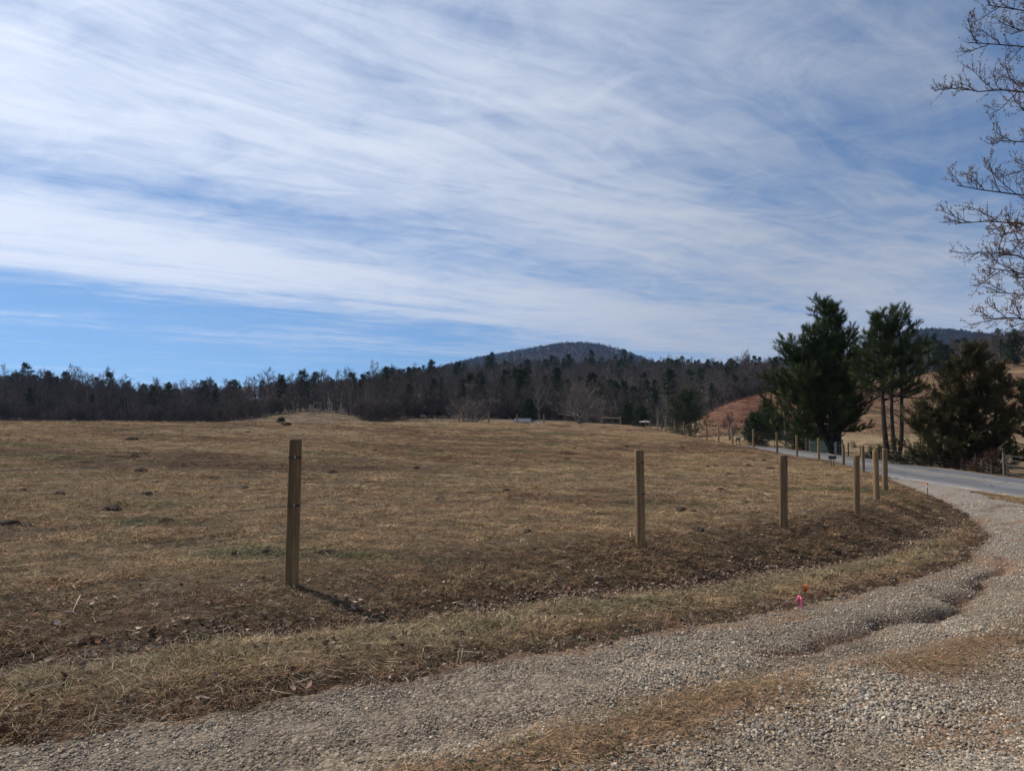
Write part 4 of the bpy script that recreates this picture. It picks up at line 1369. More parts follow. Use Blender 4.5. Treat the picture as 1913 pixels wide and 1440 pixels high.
# green tufts
M_GTUFT, nt, b = material('green_blade')
pset(nt, b, cmul(nt, (.06, .085, .035), obrand(nt).lin(0, 1, .8, 1.3)), .8, .2)


def green_tuft(px, py, size, label, n=60):
    x, y, z = hit(px, py)
    me = tuft_proto(int(px), n, .3, .5, 1.0, .25, .03).copy(); me.materials.clear(); me.materials.append(M_GTUFT)
    o = obj('grass_tuft', me, loc=(x, y, z - .01), label=label, category='grass tuft', group='green grass tufts'); o.scale = (size, size, size)


green_tuft(372, 1200, .17, 'dark green grass tuft in the ditch at left')
green_tuft(300, 1226, .10, 'small green grass tuft left of the larger dark one')
for px, py in ((830, 1238), (800, 1246), (1000, 1206), (1040, 1200), (1150, 1192), (850, 1232), (1080, 1196)):
    green_tuft(px, py, .08, 'short green grass tuft along the edge of the gravel', 40)


# ------------------------------------------------------------------ trees
def unit(v):
    v = np.asarray(v, float); return v / (np.linalg.norm(v) + 1e-12)


def limb(g, p, d, L, n, up=0.0, wob=.12, bend=None):
    """wandering path of n steps"""
    P = [np.array(p, float)]; d = unit(d)
    for k in range(n):
        d = unit(d + g.normal(0, wob, 3) + np.array([0, 0, up]) + (bend if bend is not None else 0))
        P.append(P[-1] + d * L / n)
    return np.array(P)


def at_path(P, f):
    k = f * (len(P) - 1); i = min(int(k), len(P) - 2)
    return P[i] + (P[i + 1] - P[i]) * (k - i), unit(P[i + 1] - P[i])


def rand_perp(g, d):
    r = g.normal(0, 1, 3); r -= d * (r @ d); return unit(r)


def slivers(C, D, length, width, g, col=None):
    """thin triangles: centres C, directions D"""
    n = len(C); C = np.asarray(C); D = np.asarray(D)
    D = D / (np.linalg.norm(D, axis=1)[:, None] + 1e-9)
    S_ = np.cross(D, g.normal(0, 1, (n, 3))); S_ /= np.linalg.norm(S_, axis=1)[:, None] + 1e-9
    L = np.broadcast_to(length, (n,))[:, None]; w = np.broadcast_to(width, (n,))[:, None]
    V = np.stack([C - S_ * w / 2, C + S_ * w / 2, C + D * L], 1).reshape(-1, 3)
    return V, np.arange(3 * n).reshape(-1, 3)


def tree_material(name, color, var=.35, rough=.85, scale=.6, trans=False, orand=(.75, 1.3)):
    m, nt, b = material(name)
    n = noise(nt, position(nt), scale, 4, .6)
    c = cmul(nt, color, n.lin(.3, .7, 1 - var, 1 + var) * obrand(nt).lin(0, 1, *orand))
    pset(nt, b, c, rough, .04)
    return m


M_BARK_G = tree_material('grey_bark', (.125, .108, .095), .35, scale=1.5)
M_BARK_D = tree_material('dark_bark', (.042, .034, .028), .35, scale=2.0)
M_BARK_P = tree_material('pale_bark', (.21, .185, .16), .3, scale=1.2)
M_TWIG = tree_material('winter_twigs', (.112, .092, .082), .3)
M_TWIG_P = tree_material('pale_twigs', (.150, .125, .110), .3)
M_PINE = tree_material('pine_needles', (.036, .050, .023), .45, scale=.9)
M_PINE_B = tree_material('big_pine_needles', (.058, .078, .028), .5, scale=.7, orand=(.9, 1.1))
M_CEDAR = tree_material('bronze_cedar_foliage', (.066, .060, .027), .5, scale=.8, orand=(.9, 1.1))
M_CEDAR_G = tree_material('green_cedar_foliage', (.040, .052, .024), .45, scale=.8)
M_DRYLEAF = tree_material('dry_brown_leaves', (.075, .046, .030), .4)


def bare_tree(seed, H, W, cb=.3, limbs=15, subs=6, twigs=7, r0=None, tw=.055, tl=.9, multi=1, up=.10):
    """trunk mesh data and twig mesh data of a leafless tree"""
    g = np.random.default_rng(seed)
    tr, cr = MB(), MB()
    r0 = r0 or H * .014
    C, D = [], []
    for mstem in range(multi):
        lean = g.normal(0, .08 if multi == 1 else .45, 2)
        T = limb(g, (g.normal(0, .02) * (multi > 1), g.normal(0, .02), -.4), (lean[0], lean[1], 1), H * .93 + .4, 7, .05 if multi == 1 else .12, .05)
        tr.tube(T, np.linspace(r0 / math.sqrt(multi), r0 * .15, len(T)), 6)
        for k in range(max(4, limbs // multi)):
            f = cb + (1 - cb) * ((k + g.random()) / max(4, limbs // multi)) ** .9
            f = min(f, .97)
            p, d = at_path(T, f)
            az = k * 2.4 + g.uniform(-.5, .5)
            el = .35 + .75 * f + g.normal(0, .15)
            dd = np.array([math.cos(az) * math.cos(el), math.sin(az) * math.cos(el), math.sin(el)])
            L = W * .62 * (1.15 - .75 * (f - cb) / (1 - cb)) * g.uniform(.7, 1.2)
            P = limb(g, p, dd, L, 4, up, .14)
            rr = r0 * .38 * (1.1 - f)
            tr.tube(P, np.linspace(rr + .012, .012, len(P)), 4, cap=False)
            for s_ in range(subs):
                f2 = .25 + .75 * (s_ + g.random()) / subs
                p2, d2 = at_path(P, min(f2, .99))
                d3 = unit(d2 + rand_perp(g, d2) * .85 + np.array([0, 0, .25]))
                L2 = L * (.55 - .25 * f2) * g.uniform(.7, 1.2)
                P2 = limb(g, p2, d3, L2, 2, .08, .15)
                cr.tube(P2, [.022, .016, .006], 3, cap=False)
                for t_ in range(twigs):
                    p3, d4 = at_path(P2, min(.99, .15 + .85 * g.random()))
                    C.append(p3); D.append(unit(d4 + rand_perp(g, d4) * .8 + np.array([0, 0, .2])))
    C, D = np.array(C), np.array(D)
    v_, f_ = slivers(C, D, tl * g.uniform(.5, 1.2, len(C)), tw, g)
    cr.add(v_, f_)
    return tr, cr


def pine_tree(seed, H, W, cb=.35, limbs=26, clumps=9, blades=7, bl=.75, bw=.16, flatten=1.0, conic=.7):
    g = np.random.default_rng(seed)
    tr, cr = MB(), MB()
    T = limb(g, (0, 0, -.4), (g.normal(0, .03), g.normal(0, .03), 1), H + .2, 7, .05, .03)
    r0 = H * .014
    tr.tube(T, np.linspace(r0, .03, len(T)), 6)
    C, D = [], []
    for k in range(limbs):
        f = cb + (1 - cb) * (k + g.random()) / limbs
        p, d = at_path(T, min(f, .985))
        u_ = (f - cb) / (1 - cb)
        env = (1 - u_) ** conic * (.55 + .45 * min(1, u_ * 4))
        L = W * .5 * env * g.uniform(.65, 1.2) + .3
        az = k * 2.4 + g.uniform(-.6, .6); el = .05 + .55 * u_ + g.normal(0, .12)
        P = limb(g, p, (math.cos(az) * math.cos(el), math.sin(az) * math.cos(el), math.sin(el)), L, 3, .06, .08)
        tr.tube(P, np.linspace(.05, .015, len(P)), 3, cap=False)
        for c in range(clumps):
            q, dq = at_path(P, min(.99, .3 + .7 * g.random()))
            off = g.normal(0, .16 * L + .12, 3); off[2] *= .4 * flatten
            for b_ in range(blades):
                C.append(q + off + g.normal(0, .13, 3)); D.append(dq * .5 + g.normal(0, .75, 3) + np.array([0, 0, .35]))
    C, D = np.array(C), np.array(D)
    v_, f_ = slivers(C, D, bl * g.uniform(.6, 1.2, len(C)), bw * g.uniform(.7, 1.3, len(C)), g)
    cr.add(v_, f_)
    return tr, cr


def joined(tr, cr, mt, mc, name):
    mb = MB()
    for src, m in ((tr, 0), (cr, 1)):
        v_, f_, _ = src.data()
        first = True
        for ff in f_:
            if first: mb.add(v_, ff, m); base_n = mb.n - len(v_); first = False
            else:
                k = ff.shape[1]; mb.f[k].append(ff + base_n); mb.m[k].append(np.full(len(ff), m))
    return mb.mesh(name, [mt, mc])


KINDS = {}
for i in range(5):
    H = (13.5, 15, 12, 14, 11)[i]
    t_, c_ = bare_tree(500 + i, H, H * (.46, .5, .55, .42, .6)[i], (.42, .4, .3, .5, .25)[i], 15, 6, 7)
    KINDS['bare%d' % i] = (t_.mesh('trunk', [M_BARK_G if i != 1 else M_BARK_P]), c_.mesh('crown', [M_TWIG]), joined(t_, c_, M_BARK_G if i % 3 else M_BARK_P, M_TWIG, 'bare_tree'))
for i in range(4):
    H = (15, 14, 16, 12)[i]
    t_, c_ = pine_tree(520 + i, H, (5.5, 6.5, 5.0, 5.5)[i], (.45, .4, .58, .2)[i], 26, 9, 7, conic=(.6, .5, .45, .8)[i])
    KINDS['pine%d' % i] = (t_.mesh('trunk', [M_BARK_D]), c_.mesh('crown', [M_PINE]), joined(t_, c_, M_BARK_D, M_PINE, 'pine_tree'))
for i in range(2):
    t_, c_ = bare_tree(540 + i, 4.0, 4.2, .08, 14, 6, 8, multi=4, tw=.05, tl=.7)
    KINDS['brush%d' % i] = (t_.mesh('trunk', [M_BARK_G]), c_.mesh('crown', [M_TWIG]), joined(t_, c_, M_BARK_G, M_TWIG, 'brush'))


def place_tree(kind, name, x, y, s, rz, label, group=None, category='tree', z=None, mats=None, sz=None):
    o = thing(name, (x, y, (zat(x, y) if z is None else z)), label, category, group, rz)
    a = obj('trunk', KINDS[kind][0], o); b_ = obj('crown', KINDS[kind][1], o)
    for c in (a, b_): c.scale = (s, s, sz or s)
    return o


# ---- the far woods: one mass over the hills, single trees where they stand out
def wood_points(n, d1=720):
    px = rng.uniform(-260, 2180, n)
    k = rng.random(n)
    df = wood_front(px)
    d = np.sqrt(df ** 2 + k * (d1 ** 2 - df ** 2))
    return px, d


rng = np.random.default_rng(23)
px, d = wood_points(14000)
df = wood_front(px)
near_keep = rng.random(len(px)) < np.where(d < df + 70, 1.0, .62)
px, d = px[near_keep], d[near_keep]
x = (px - CX) / FPX * d
# pines gather in patches and on the ridge
pn = fbm(x / 55, d / 60, 401, 3)
pine_p = np.clip(.06 + .66 * sstep(.14, .5, pn) + .28 * sstep(400, 500, d), 0, .9)
pine_p = np.where(px < 700, np.clip(pine_p + .04, 0, .8), pine_p)
is_pine = rng.random(len(px)) < pine_p
z = ground(x, d)
base_s = np.exp(rng.normal(0, .16, len(px))) * np.interp(px, [-300, 0, 150, 300, 400, 450, 640, 700, 800, 1900], [1.0, .95, .86, .74, .72, .62, .64, .74, .82, .8])
for nm, msk, keys, lab in (('bare_woodland', ~is_pine, ['bare0', 'bare1', 'bare2', 'bare3', 'bare4'], 'leafless brown woodland covering the hills behind the pasture'),
                           ('pine_woodland', is_pine, ['pine0', 'pine1', 'pine2', 'pine3'], 'dark pines mixed through the woodland on the hills')):
    n = int(msk.sum())
    s = base_s[msk]
    scl = np.stack([s, s, s * rng.uniform(.88, 1.12, n)], 1)
    rot = np.stack([rng.normal(0, .03, n), rng.normal(0, .03, n), rng.uniform(0, 6.28, n)], 1)
    scatter(nm, np.stack([x, d, z - .2], 1)[msk], rot, scl, np.ones((n, 3)), [KINDS[k][2] for k in keys], lab, 'woodland')
# coarse grass clumps and scrub on the clay hill and the far pasture
n = 15000
px = rng.uniform(450, 1960, n); d = np.sqrt(rng.uniform(118 ** 2, 300 ** 2, n))
ok = ((px > 1318) | ((px < 930) & (d > 150))) & (d < wood_front(px) - 2)
px, d = px[ok], d[ok]; n = len(px); x = (px - CX) / FPX * d
c = land_colour(x, d) * np.exp(rng.normal(.1, .42, n))[:, None]
s = np.exp(rng.normal(0, .35, n)) * 4.2
scatter('hillside_grass', np.stack([x, d, ground(x, d) - .05], 1), np.stack([np.zeros(n), np.zeros(n), rng.uniform(0, 6.28, n)], 1),
        np.stack([s * 1.5, s, s * .8], 1), c, [tuft_proto(90 + i, 40, .09, .05, .12, .7, .008) for i in range(3)], 'coarse dry grass clumps on the clay hill and far pasture', 'grass')
# brush along the wood's foot
n = 900
px = rng.uniform(-100, 1480, n); d = wood_front(px) + rng.normal(-3, 3.5, n)
ok = ~((px > 490) & (px < 670) & (d < wood_front(px) - 1)); px, d = px[ok], d[ok]; n = len(px)
x = (px - CX) / FPX * d; s = np.exp(rng.normal(0, .3, n)) * .85
scatter('woodland_brush', np.stack([x, d, ground(x, d) - .1], 1), np.stack([np.zeros(n), np.zeros(n), rng.uniform(0, 6.28, n)], 1),
        np.repeat(s[:, None], 3, 1), np.ones((n, 3)), [KINDS['brush0'][2], KINDS['brush1'][2]], 'grey leafless brush along the foot of the woods', 'brush')

# single trees that can be told apart: (kind, px, row of the top, distance)
sky_trees = []
for px, top in ((30, 692), (52, 688), (72, 690), (97, 693), (118, 690), (152, 699), (205, 714), (222, 705), (252, 712), (290, 717), (312, 710), (330, 712)):
    sky_trees.append((px, top, 262 + (px * 7) % 40, 'left'))
for px, top in ((362, 708), (380, 706), (398, 703), (420, 703), (440, 705), (462, 700), (482, 703), (505, 697), (520, 704), (545, 694), (575, 688), (590, 690), (612, 692), (645, 686), (660, 690), (688, 686), (700, 690), (715, 684), (730, 681), (745, 686), (762, 684), (780, 680)):
    sky_trees.append((px, top, 228 + (px * 5) % 30 + max(0, (px - 640) * .25), 'mid'))
for px, top in ((815, 676), (838, 674), (870, 674), (905, 670), (945, 668), (985, 667), (1030, 666), (1065, 665), (1100, 664), (1178, 660), (1200, 664), (1235, 665), (1255, 668), (1290, 668), (1325, 667), (1365, 668)):
    sky_trees.append((px, top, 470 + (px * 3) % 40, 'ridge'))
LB = {('left', 0): 'leafless tree on the skyline of the left wood', ('left', 1): 'dark pine on the skyline of the left wood',
      ('mid', 0): 'leafless tree on the skyline above the far sunlit pasture', ('mid', 1): 'dark pine on the skyline above the far sunlit pasture',
      ('ridge', 0): 'small leafless tree on the wooded ridge below the mountain', ('ridge', 1): 'small dark pine on the wooded ridge below the mountain'}
for k, (px, top, d, where) in enumerate(sky_trees):
    x = (px - CX) / FPX * d; z = zat(x, d)
    pine = (k * 37 % 10) < (3 if where != 'ridge' else 5)
    kind = ('pine%d' % (k % 3)) if pine else 'bare%d' % (k % 4)
    H0 = {'pine0': 15, 'pine1': 14, 'pine2': 16, 'bare0': 13.5, 'bare1': 15, 'bare2': 12, 'bare3': 14}[kind]
    s = np.clip((top_z(px, top, d) - z) / H0, .55, 1.2)
    place_tree(kind, 'pine_tree' if pine else 'bare_tree', x, d, float(min(s, 1.15)), k * 1.7, LB[(where, int(pine))], 'skyline trees', z=z, sz=float(s * .92))
# front row at the foot of the woods
for k in range(46):
    px = 20 + k * 29 + (k * 53) % 17
    if 470 < px < 690: continue
    d = float(wood_front(px)) - 2 + (k * 31) % 7
    x = (px - CX) / FPX * d
    pine = k % 4 == 1
    kind = 'pine3' if pine else 'bare%d' % (k % 5)
    place_tree(kind, 'pine_tree' if pine else 'bare_tree', x, d, .72 + .3 * ((k * 7) % 5) / 5, k * 2.3,
               ('dark pine' if pine else 'leafless grey tree') + ' in the front row of the ' + ('left wood' if px < 470 else ('wood left of the tin shed' if px < 960 else 'wood right of the tin shed')), 'front row of the woods')

# ---- single trees nearer than the woods
def uniq(tr, cr, mt, mc, name, x, y, label, category='tree', rz=0, z=None, group=None):
    o = thing(name, (x, y, zat(x, y) if z is None else z), label, category, group, rz)
    obj('trunk', tr.mesh('trunk', [mt]), o); obj('crown', cr.mesh('crown', [mc]), o)
    return o


def px_at(px, d): return (px - CX) / FPX * d


t_, c_ = bare_tree(601, 4.0, 7.0, .08, 48, 7, 10, multi=9, r0=.26, tw=.035, tl=.6, up=.01)
uniq(t_, c_, M_BARK_P, M_TWIG_P, 'bare_tree', px_at(872, 142), 142, 'low spreading leafless tree with pale limbs on the pasture crest', z=zat(px_at(872, 142), 142) - .3)
t_, c_ = bare_tree(602, 7.6, 9.5, .04, 84, 7, 10, multi=14, r0=.34, tw=.04, tl=.8, up=.03)
uniq(t_, c_, M_BARK_P, M_TWIG_P, 'bare_tree', px_at(1082, 168), 168, 'broad rounded pale leafless tree in front of the wood, mid picture')
t_, c_ = bare_tree(603, 10.5, 6, .3, 20, 7, 8, r0=.30, tw=.05, tl=.8)
uniq(t_, c_, M_BARK_P, M_TWIG_P, 'bare_tree', px_at(1008, 190), 190, 'tall white-limbed leafless tree left of the broad pale one')
t_, c_ = bare_tree(604, 10.8, 5.5, .3, 18, 7, 8, r0=.26, tw=.05, tl=.8)
uniq(t_, c_, M_BARK_P, M_TWIG_P, 'bare_tree', px_at(1098, 182), 182, 'pale forked leafless tree rising behind the broad rounded one')
t_, c_ = bare_tree(605, 5.0, 4.5, .1, 20, 7, 9, multi=5, r0=.16, tw=.04, tl=.6)
uniq(t_, c_, M_BARK_P, M_TWIG_P, 'bare_tree', px_at(1235, 158), 158, 'pinkish leafless small tree left of the round dark evergreen')
t_, c_ = bare_tree(606, 3.4, 2.8, .1, 18, 7, 9, multi=4, r0=.12, tw=.03, tl=.5)
uniq(t_, c_, M_BARK_G, M_TWIG, 'bare_tree', px_at(1362, 104), 104, 'small grey leafless tree beside the road before the clay hill')
t_, c_ = bare_tree(607, 2.2, 3.6, .05, 16, 7, 9, multi=5, r0=.10, tw=.03, tl=.5, up=-.02)
uniq(t_, c_, M_BARK_G, M_TWIG, 'bare_shrub', px_at(1480, 86), 86, 'low tangled leafless shrub right of the utility pole foot', 'shrub')


def evergreen(seed, H, W, cb, mat, name, x, y, label, limbs=70, clumps=16, blades=7, bl=.38, bw=.07, conic=.7, category='tree', z=None, flatten=1.3, bark=None):
    t_, c_ = pine_tree(seed, H, W, cb, limbs, clumps, blades, bl, bw, flatten, conic)
    return uniq(t_, c_, bark or M_BARK_D, mat, name, x, y, label, category, z=z)


evergreen(611, 7.2, 9.5, .02, M_PINE, 'round_evergreen', px_at(1277, 128), 128, 'broad dark rounded evergreen at the end of the roadside fence', 110, 18, conic=.45)
evergreen(612, 5.2, 5.0, .05, M_PINE, 'pine_tree', px_at(988, 178), 178, 'small dark pine just left of the pale leafless tree')
evergreen(613, 5.5, 4.8, .05, M_CEDAR_G, 'pine_tree', px_at(1172, 165), 165, 'lighter green bushy pine behind the far fence brace')
evergreen(614, 4.8, 4.4, .05, M_CEDAR_G, 'pine_tree', px_at(1196, 160), 160, 'dark bushy pine right of the lighter green one')
evergreen(615, 5.0, 4.6, .03, M_CEDAR_G, 'cedar_tree', px_at(1436, 118), 118, 'conical dark cedar on the foot of the clay hill', conic=.8, z=zat(px_at(1436, 118), 118) + .6)
evergreen(616, 3.6, 4.6, .02, M_PINE, 'cedar_tree', px_at(1411, 100), 100, 'low dark cedar left of the conical one by the road', conic=.8)
evergreen(617, 3.4, 4.0, .02, M_PINE, 'cedar_tree', px_at(1452, 104), 104, 'low dark cedar between conical cedar and utility pole', conic=.7)
evergreen(618, 3.6, 4.4, .02, M_CEDAR_G, 'cedar_tree', px_at(1499, 84), 84, 'olive green young cedar left of the green gate', conic=.7)
evergreen(619, 2.6, 3.4, .02, M_CEDAR_G, 'cedar_tree', px_at(1532, 80), 80, 'small green cedar behind the green gate', conic=.7)
evergreen(620, 1.3, 1.5, .02, M_PINE, 'small_pine', px_at(525, 150), 150, 'tiny dark evergreen before the far sunlit pasture', 30, 8, conic=.7)
evergreen(621, 10, 11, .05, M_PINE, 'pine_tree', px_at(1766, 292), 292, 'broad feathery dark pine on top of the clay hill', 60, 16, 7, .9, .2, conic=.5)
evergreen(622, 11, 9, .1, M_PINE, 'pine_tree', px_at(1898, 260), 260, 'dark pine on the hill at the right edge', 60, 16, 7, .9, .2, conic=.5)
evergreen(623, 9, 5, .1, M_PINE, 'pine_tree', px_at(1370, 262), 262, 'dark pine at the wood edge above the clay hill shoulder', 50, 14, 7, .7, .16, conic=.6)
evergreen(624, 7, 5, .1, M_PINE, 'pine_tree', px_at(1394, 268), 268, 'small dark pine close to the clay hill shoulder', 50, 14, 7, .7, .16, conic=.6)


def big_pine(seed, H, spec, n_limbs, cb, Wl, Wr, mat, clump_mult=1.0, top_conic=.55, fork=None, dead=0, bl=.26, bw=.028, lift=.35, lowdroop=0.0):
    """pine built limb by limb; trunks = list of (base offset, lean, height share)"""
    g = np.random.default_rng(seed)
    tr, cr = MB(), MB()
    C, D = [], []
    for (bx, by, lx, ly, hs, r0, share) in spec:
        T = limb(g, (bx, by, -.5), (lx, ly, 1), H * hs + .5, 10, .06, .035)
        tr.tube(T, np.linspace(r0, .03, len(T)) ** 1.0, 9)
        for k in range(int(n_limbs * share)):
            u_ = (k + g.random()) / (n_limbs * share)
            f = cb + (1 - cb) * u_
            p, d = at_path(T, min(f, .985))
            az = k * 2.399 + g.uniform(-.5, .5)
            side = math.cos(az)
            Wd = Wr if side > 0 else Wl
            env = (1 - u_) ** top_conic * (.85 + .15 * min(1, u_ * 4))
            L = (Wd * env * (.55 + .45 * abs(side)) + .5) * g.uniform(.6, 1.15)
            el = lift * .5 + .75 * u_ + g.normal(0, .14)
            P = limb(g, p, (math.cos(az) * math.cos(el), math.sin(az) * math.cos(el), math.sin(el)), L, 6, .085, .09)
            tr.tube(P, np.linspace(max(.022, r0 * .30 * (1 - .8 * u_)), .010, len(P)), 4, cap=False)
            nb = int((7 + L * 3.0) * clump_mult)
            for b_ in range(nb):
                f2 = .28 + .72 * ((b_ + g.random()) / nb)
                q, dq = at_path(P, min(.99, f2))
                perp = rand_perp(g, dq); perp[2] *= .35
                d2 = unit(dq * .7 + perp * 1.0 + np.array([0, 0, .15]))
                L2 = (.45 + .22 * L * (1 - .6 * f2)) * g.uniform(.5, 1.2)
                Q = limb(g, q, d2, L2, 3, .09, .12)
                tr.tube(Q, [.012, .010, .007, .004], 3, cap=False)
                nc = max(3, int(L2 * 8))
                for c in range(nc):
                    qq_, dd = at_path(Q, min(.99, .2 + .8 * (c + g.random()) / nc))
                    for m in range(9):
                        C.append(qq_ + g.normal(0, .05, 3)); D.append(dd * 1.1 + g.normal(0, .5, 3) + np.array([0, 0, .25]))
        for k in range(dead):
            f = g.uniform(.12, cb + .12); p, d = at_path(T, f); az = g.uniform(0, 6.28)
            P = limb(g, p, (math.cos(az), math.sin(az), g.normal(.1, .15)), g.uniform(.8, 3.0), 4, .03, .12)
            tr.tube(P, np.linspace(.03, .006, len(P)), 4, cap=False)
            for b_ in range(4):
                q, dq = at_path(P, g.uniform(.3, .98)); Q = limb(g, q, unit(dq + rand_perp(g, dq)), g.uniform(.3, .8), 2, 0, .15)
                tr.tube(Q, [.010, .007, .003], 3, cap=False)
    C, D = np.array(C), np.array(D)
    v_, f_ = slivers(C, D, bl * g.uniform(.6, 1.25, len(C)), bw * g.uniform(.7, 1.3, len(C)), g)
    cr.add(v_, f_)
    return tr, cr


dA = 69.0
HA = top_z(1555, 560, dA) - zat(px_at(1562, dA), dA)
t_, c_ = big_pine(701, HA * .94, [(0, 0, -.02, 0, 1.0, .42, .85), (-.12, 0, -.46, .05, .74, .24, .34), (.05, .1, .20, .1, .82, .24, .30), (-.1, .1, -.22, -.2, .84, .22, .34), (-.1, .1, -.2, .3, .72, .2, .2)],
                  92, .20, 7.2, 4.7, M_PINE_B, 1.1, .58, bl=.36, bw=.030, lift=.42)
uniq(t_, c_, M_BARK_D, M_PINE_B, 'white_pine', px_at(1562, dA), dA, 'large full dark green pine with fanned limbs beyond the road')
dB = 61.0
HB = top_z(1665, 577, dB) - zat(px_at(1657, dB), dB)
t_, c_ = big_pine(702, HB * .94, [(0, 0, .01, 0, .98, .25, .5), (.9, .2, -.10, 0, .94, .20, .35), (1.05, .25, .10, .0, 1.0, .20, .45)], 62, .46, 3.4, 3.4, M_PINE_B, 1.0, .42, dead=14, bl=.34, bw=.030)
uniq(t_, c_, M_BARK_D, M_PINE_B, 'tall_pine', px_at(1655, dB), dB, 'tall open pine with three bare dark trunks right of the full pine')
dC = 50.5
HC = top_z(1815, 642, dC) - zat(px_at(1815, dC), dC)
t_, c_ = big_pine(703, HC * .92, [(0, 0, .02, 0, 1.0, .26, .62), (-.8, .2, -.22, 0, .80, .18, .34), (1.2, .1, .20, 0, .86, .18, .36), (-1.3, .3, -.5, 0, .55, .12, .22)], 120, .14, 3.1, 2.5, M_CEDAR, 1.0, .55, dead=9, bl=.26, bw=.034, lift=.15)
uniq(t_, c_, M_BARK_D, M_CEDAR, 'cedar_tree', px_at(1815, dC), dC, 'broad bronze-brown cedar across the road at right')
t_, c_ = big_pine(704, 6.2, [(0, 0, .0, 0, 1.0, .2, 1.0)], 40, .1, 2.4, 2.2, M_CEDAR_G, .9, .55, bl=.24, bw=.045, lift=.2)
uniq(t_, c_, M_BARK_D, M_CEDAR_G, 'cedar_tree', px_at(1915, 56), 56, 'green cedar cut by the right edge behind the bronze one')
# undergrowth at the fence beyond the road
for k, (px, d, h, w, lab) in enumerate(((1640, 62, .8, 2.2, 'low dark brambles at the foot of the tall pine trunks'), (1700, 56, .7, 2.4, 'low dark brambles along the far verge under the cedar'),
                                        (1745, 53, .9, 2.2, 'low dark brambles left of the cedar trunks'), (1800, 48, 1.0, 2.4, 'brown tangled brush below the bronze cedar'),
                                        (1845, 46, 1.1, 2.2, 'brown tangled brush beside the right-hand gate'))):
    t_, c_ = bare_tree(720 + k, h, w, .02, 26, 7, 10, multi=7, r0=.05, tw=.03, tl=.35, up=.0)
    uniq(t_, c_, M_BARK_G if k > 2 else M_BARK_D, M_DRYLEAF if k > 2 else M_CEDAR_G, 'bramble', 29.9 + .3 * (k % 2), 29.9 * FPX / (px - CX), lab, 'brush')

# ---- leafless budding tree at the right edge: the trunk stands outside the picture
M_BUD = tree_material('reddish_buds', (.185, .115, .085), .3, scale=4.0)
M_BARK_N, nt, b = material('near_branch_bark')
n = noise(nt, objcoord(nt), 9, 6, .6)
pset(nt, b, cmul(nt, (.060, .050, .045), n.lin(.3, .7, .6, 1.4)), .85, .2)


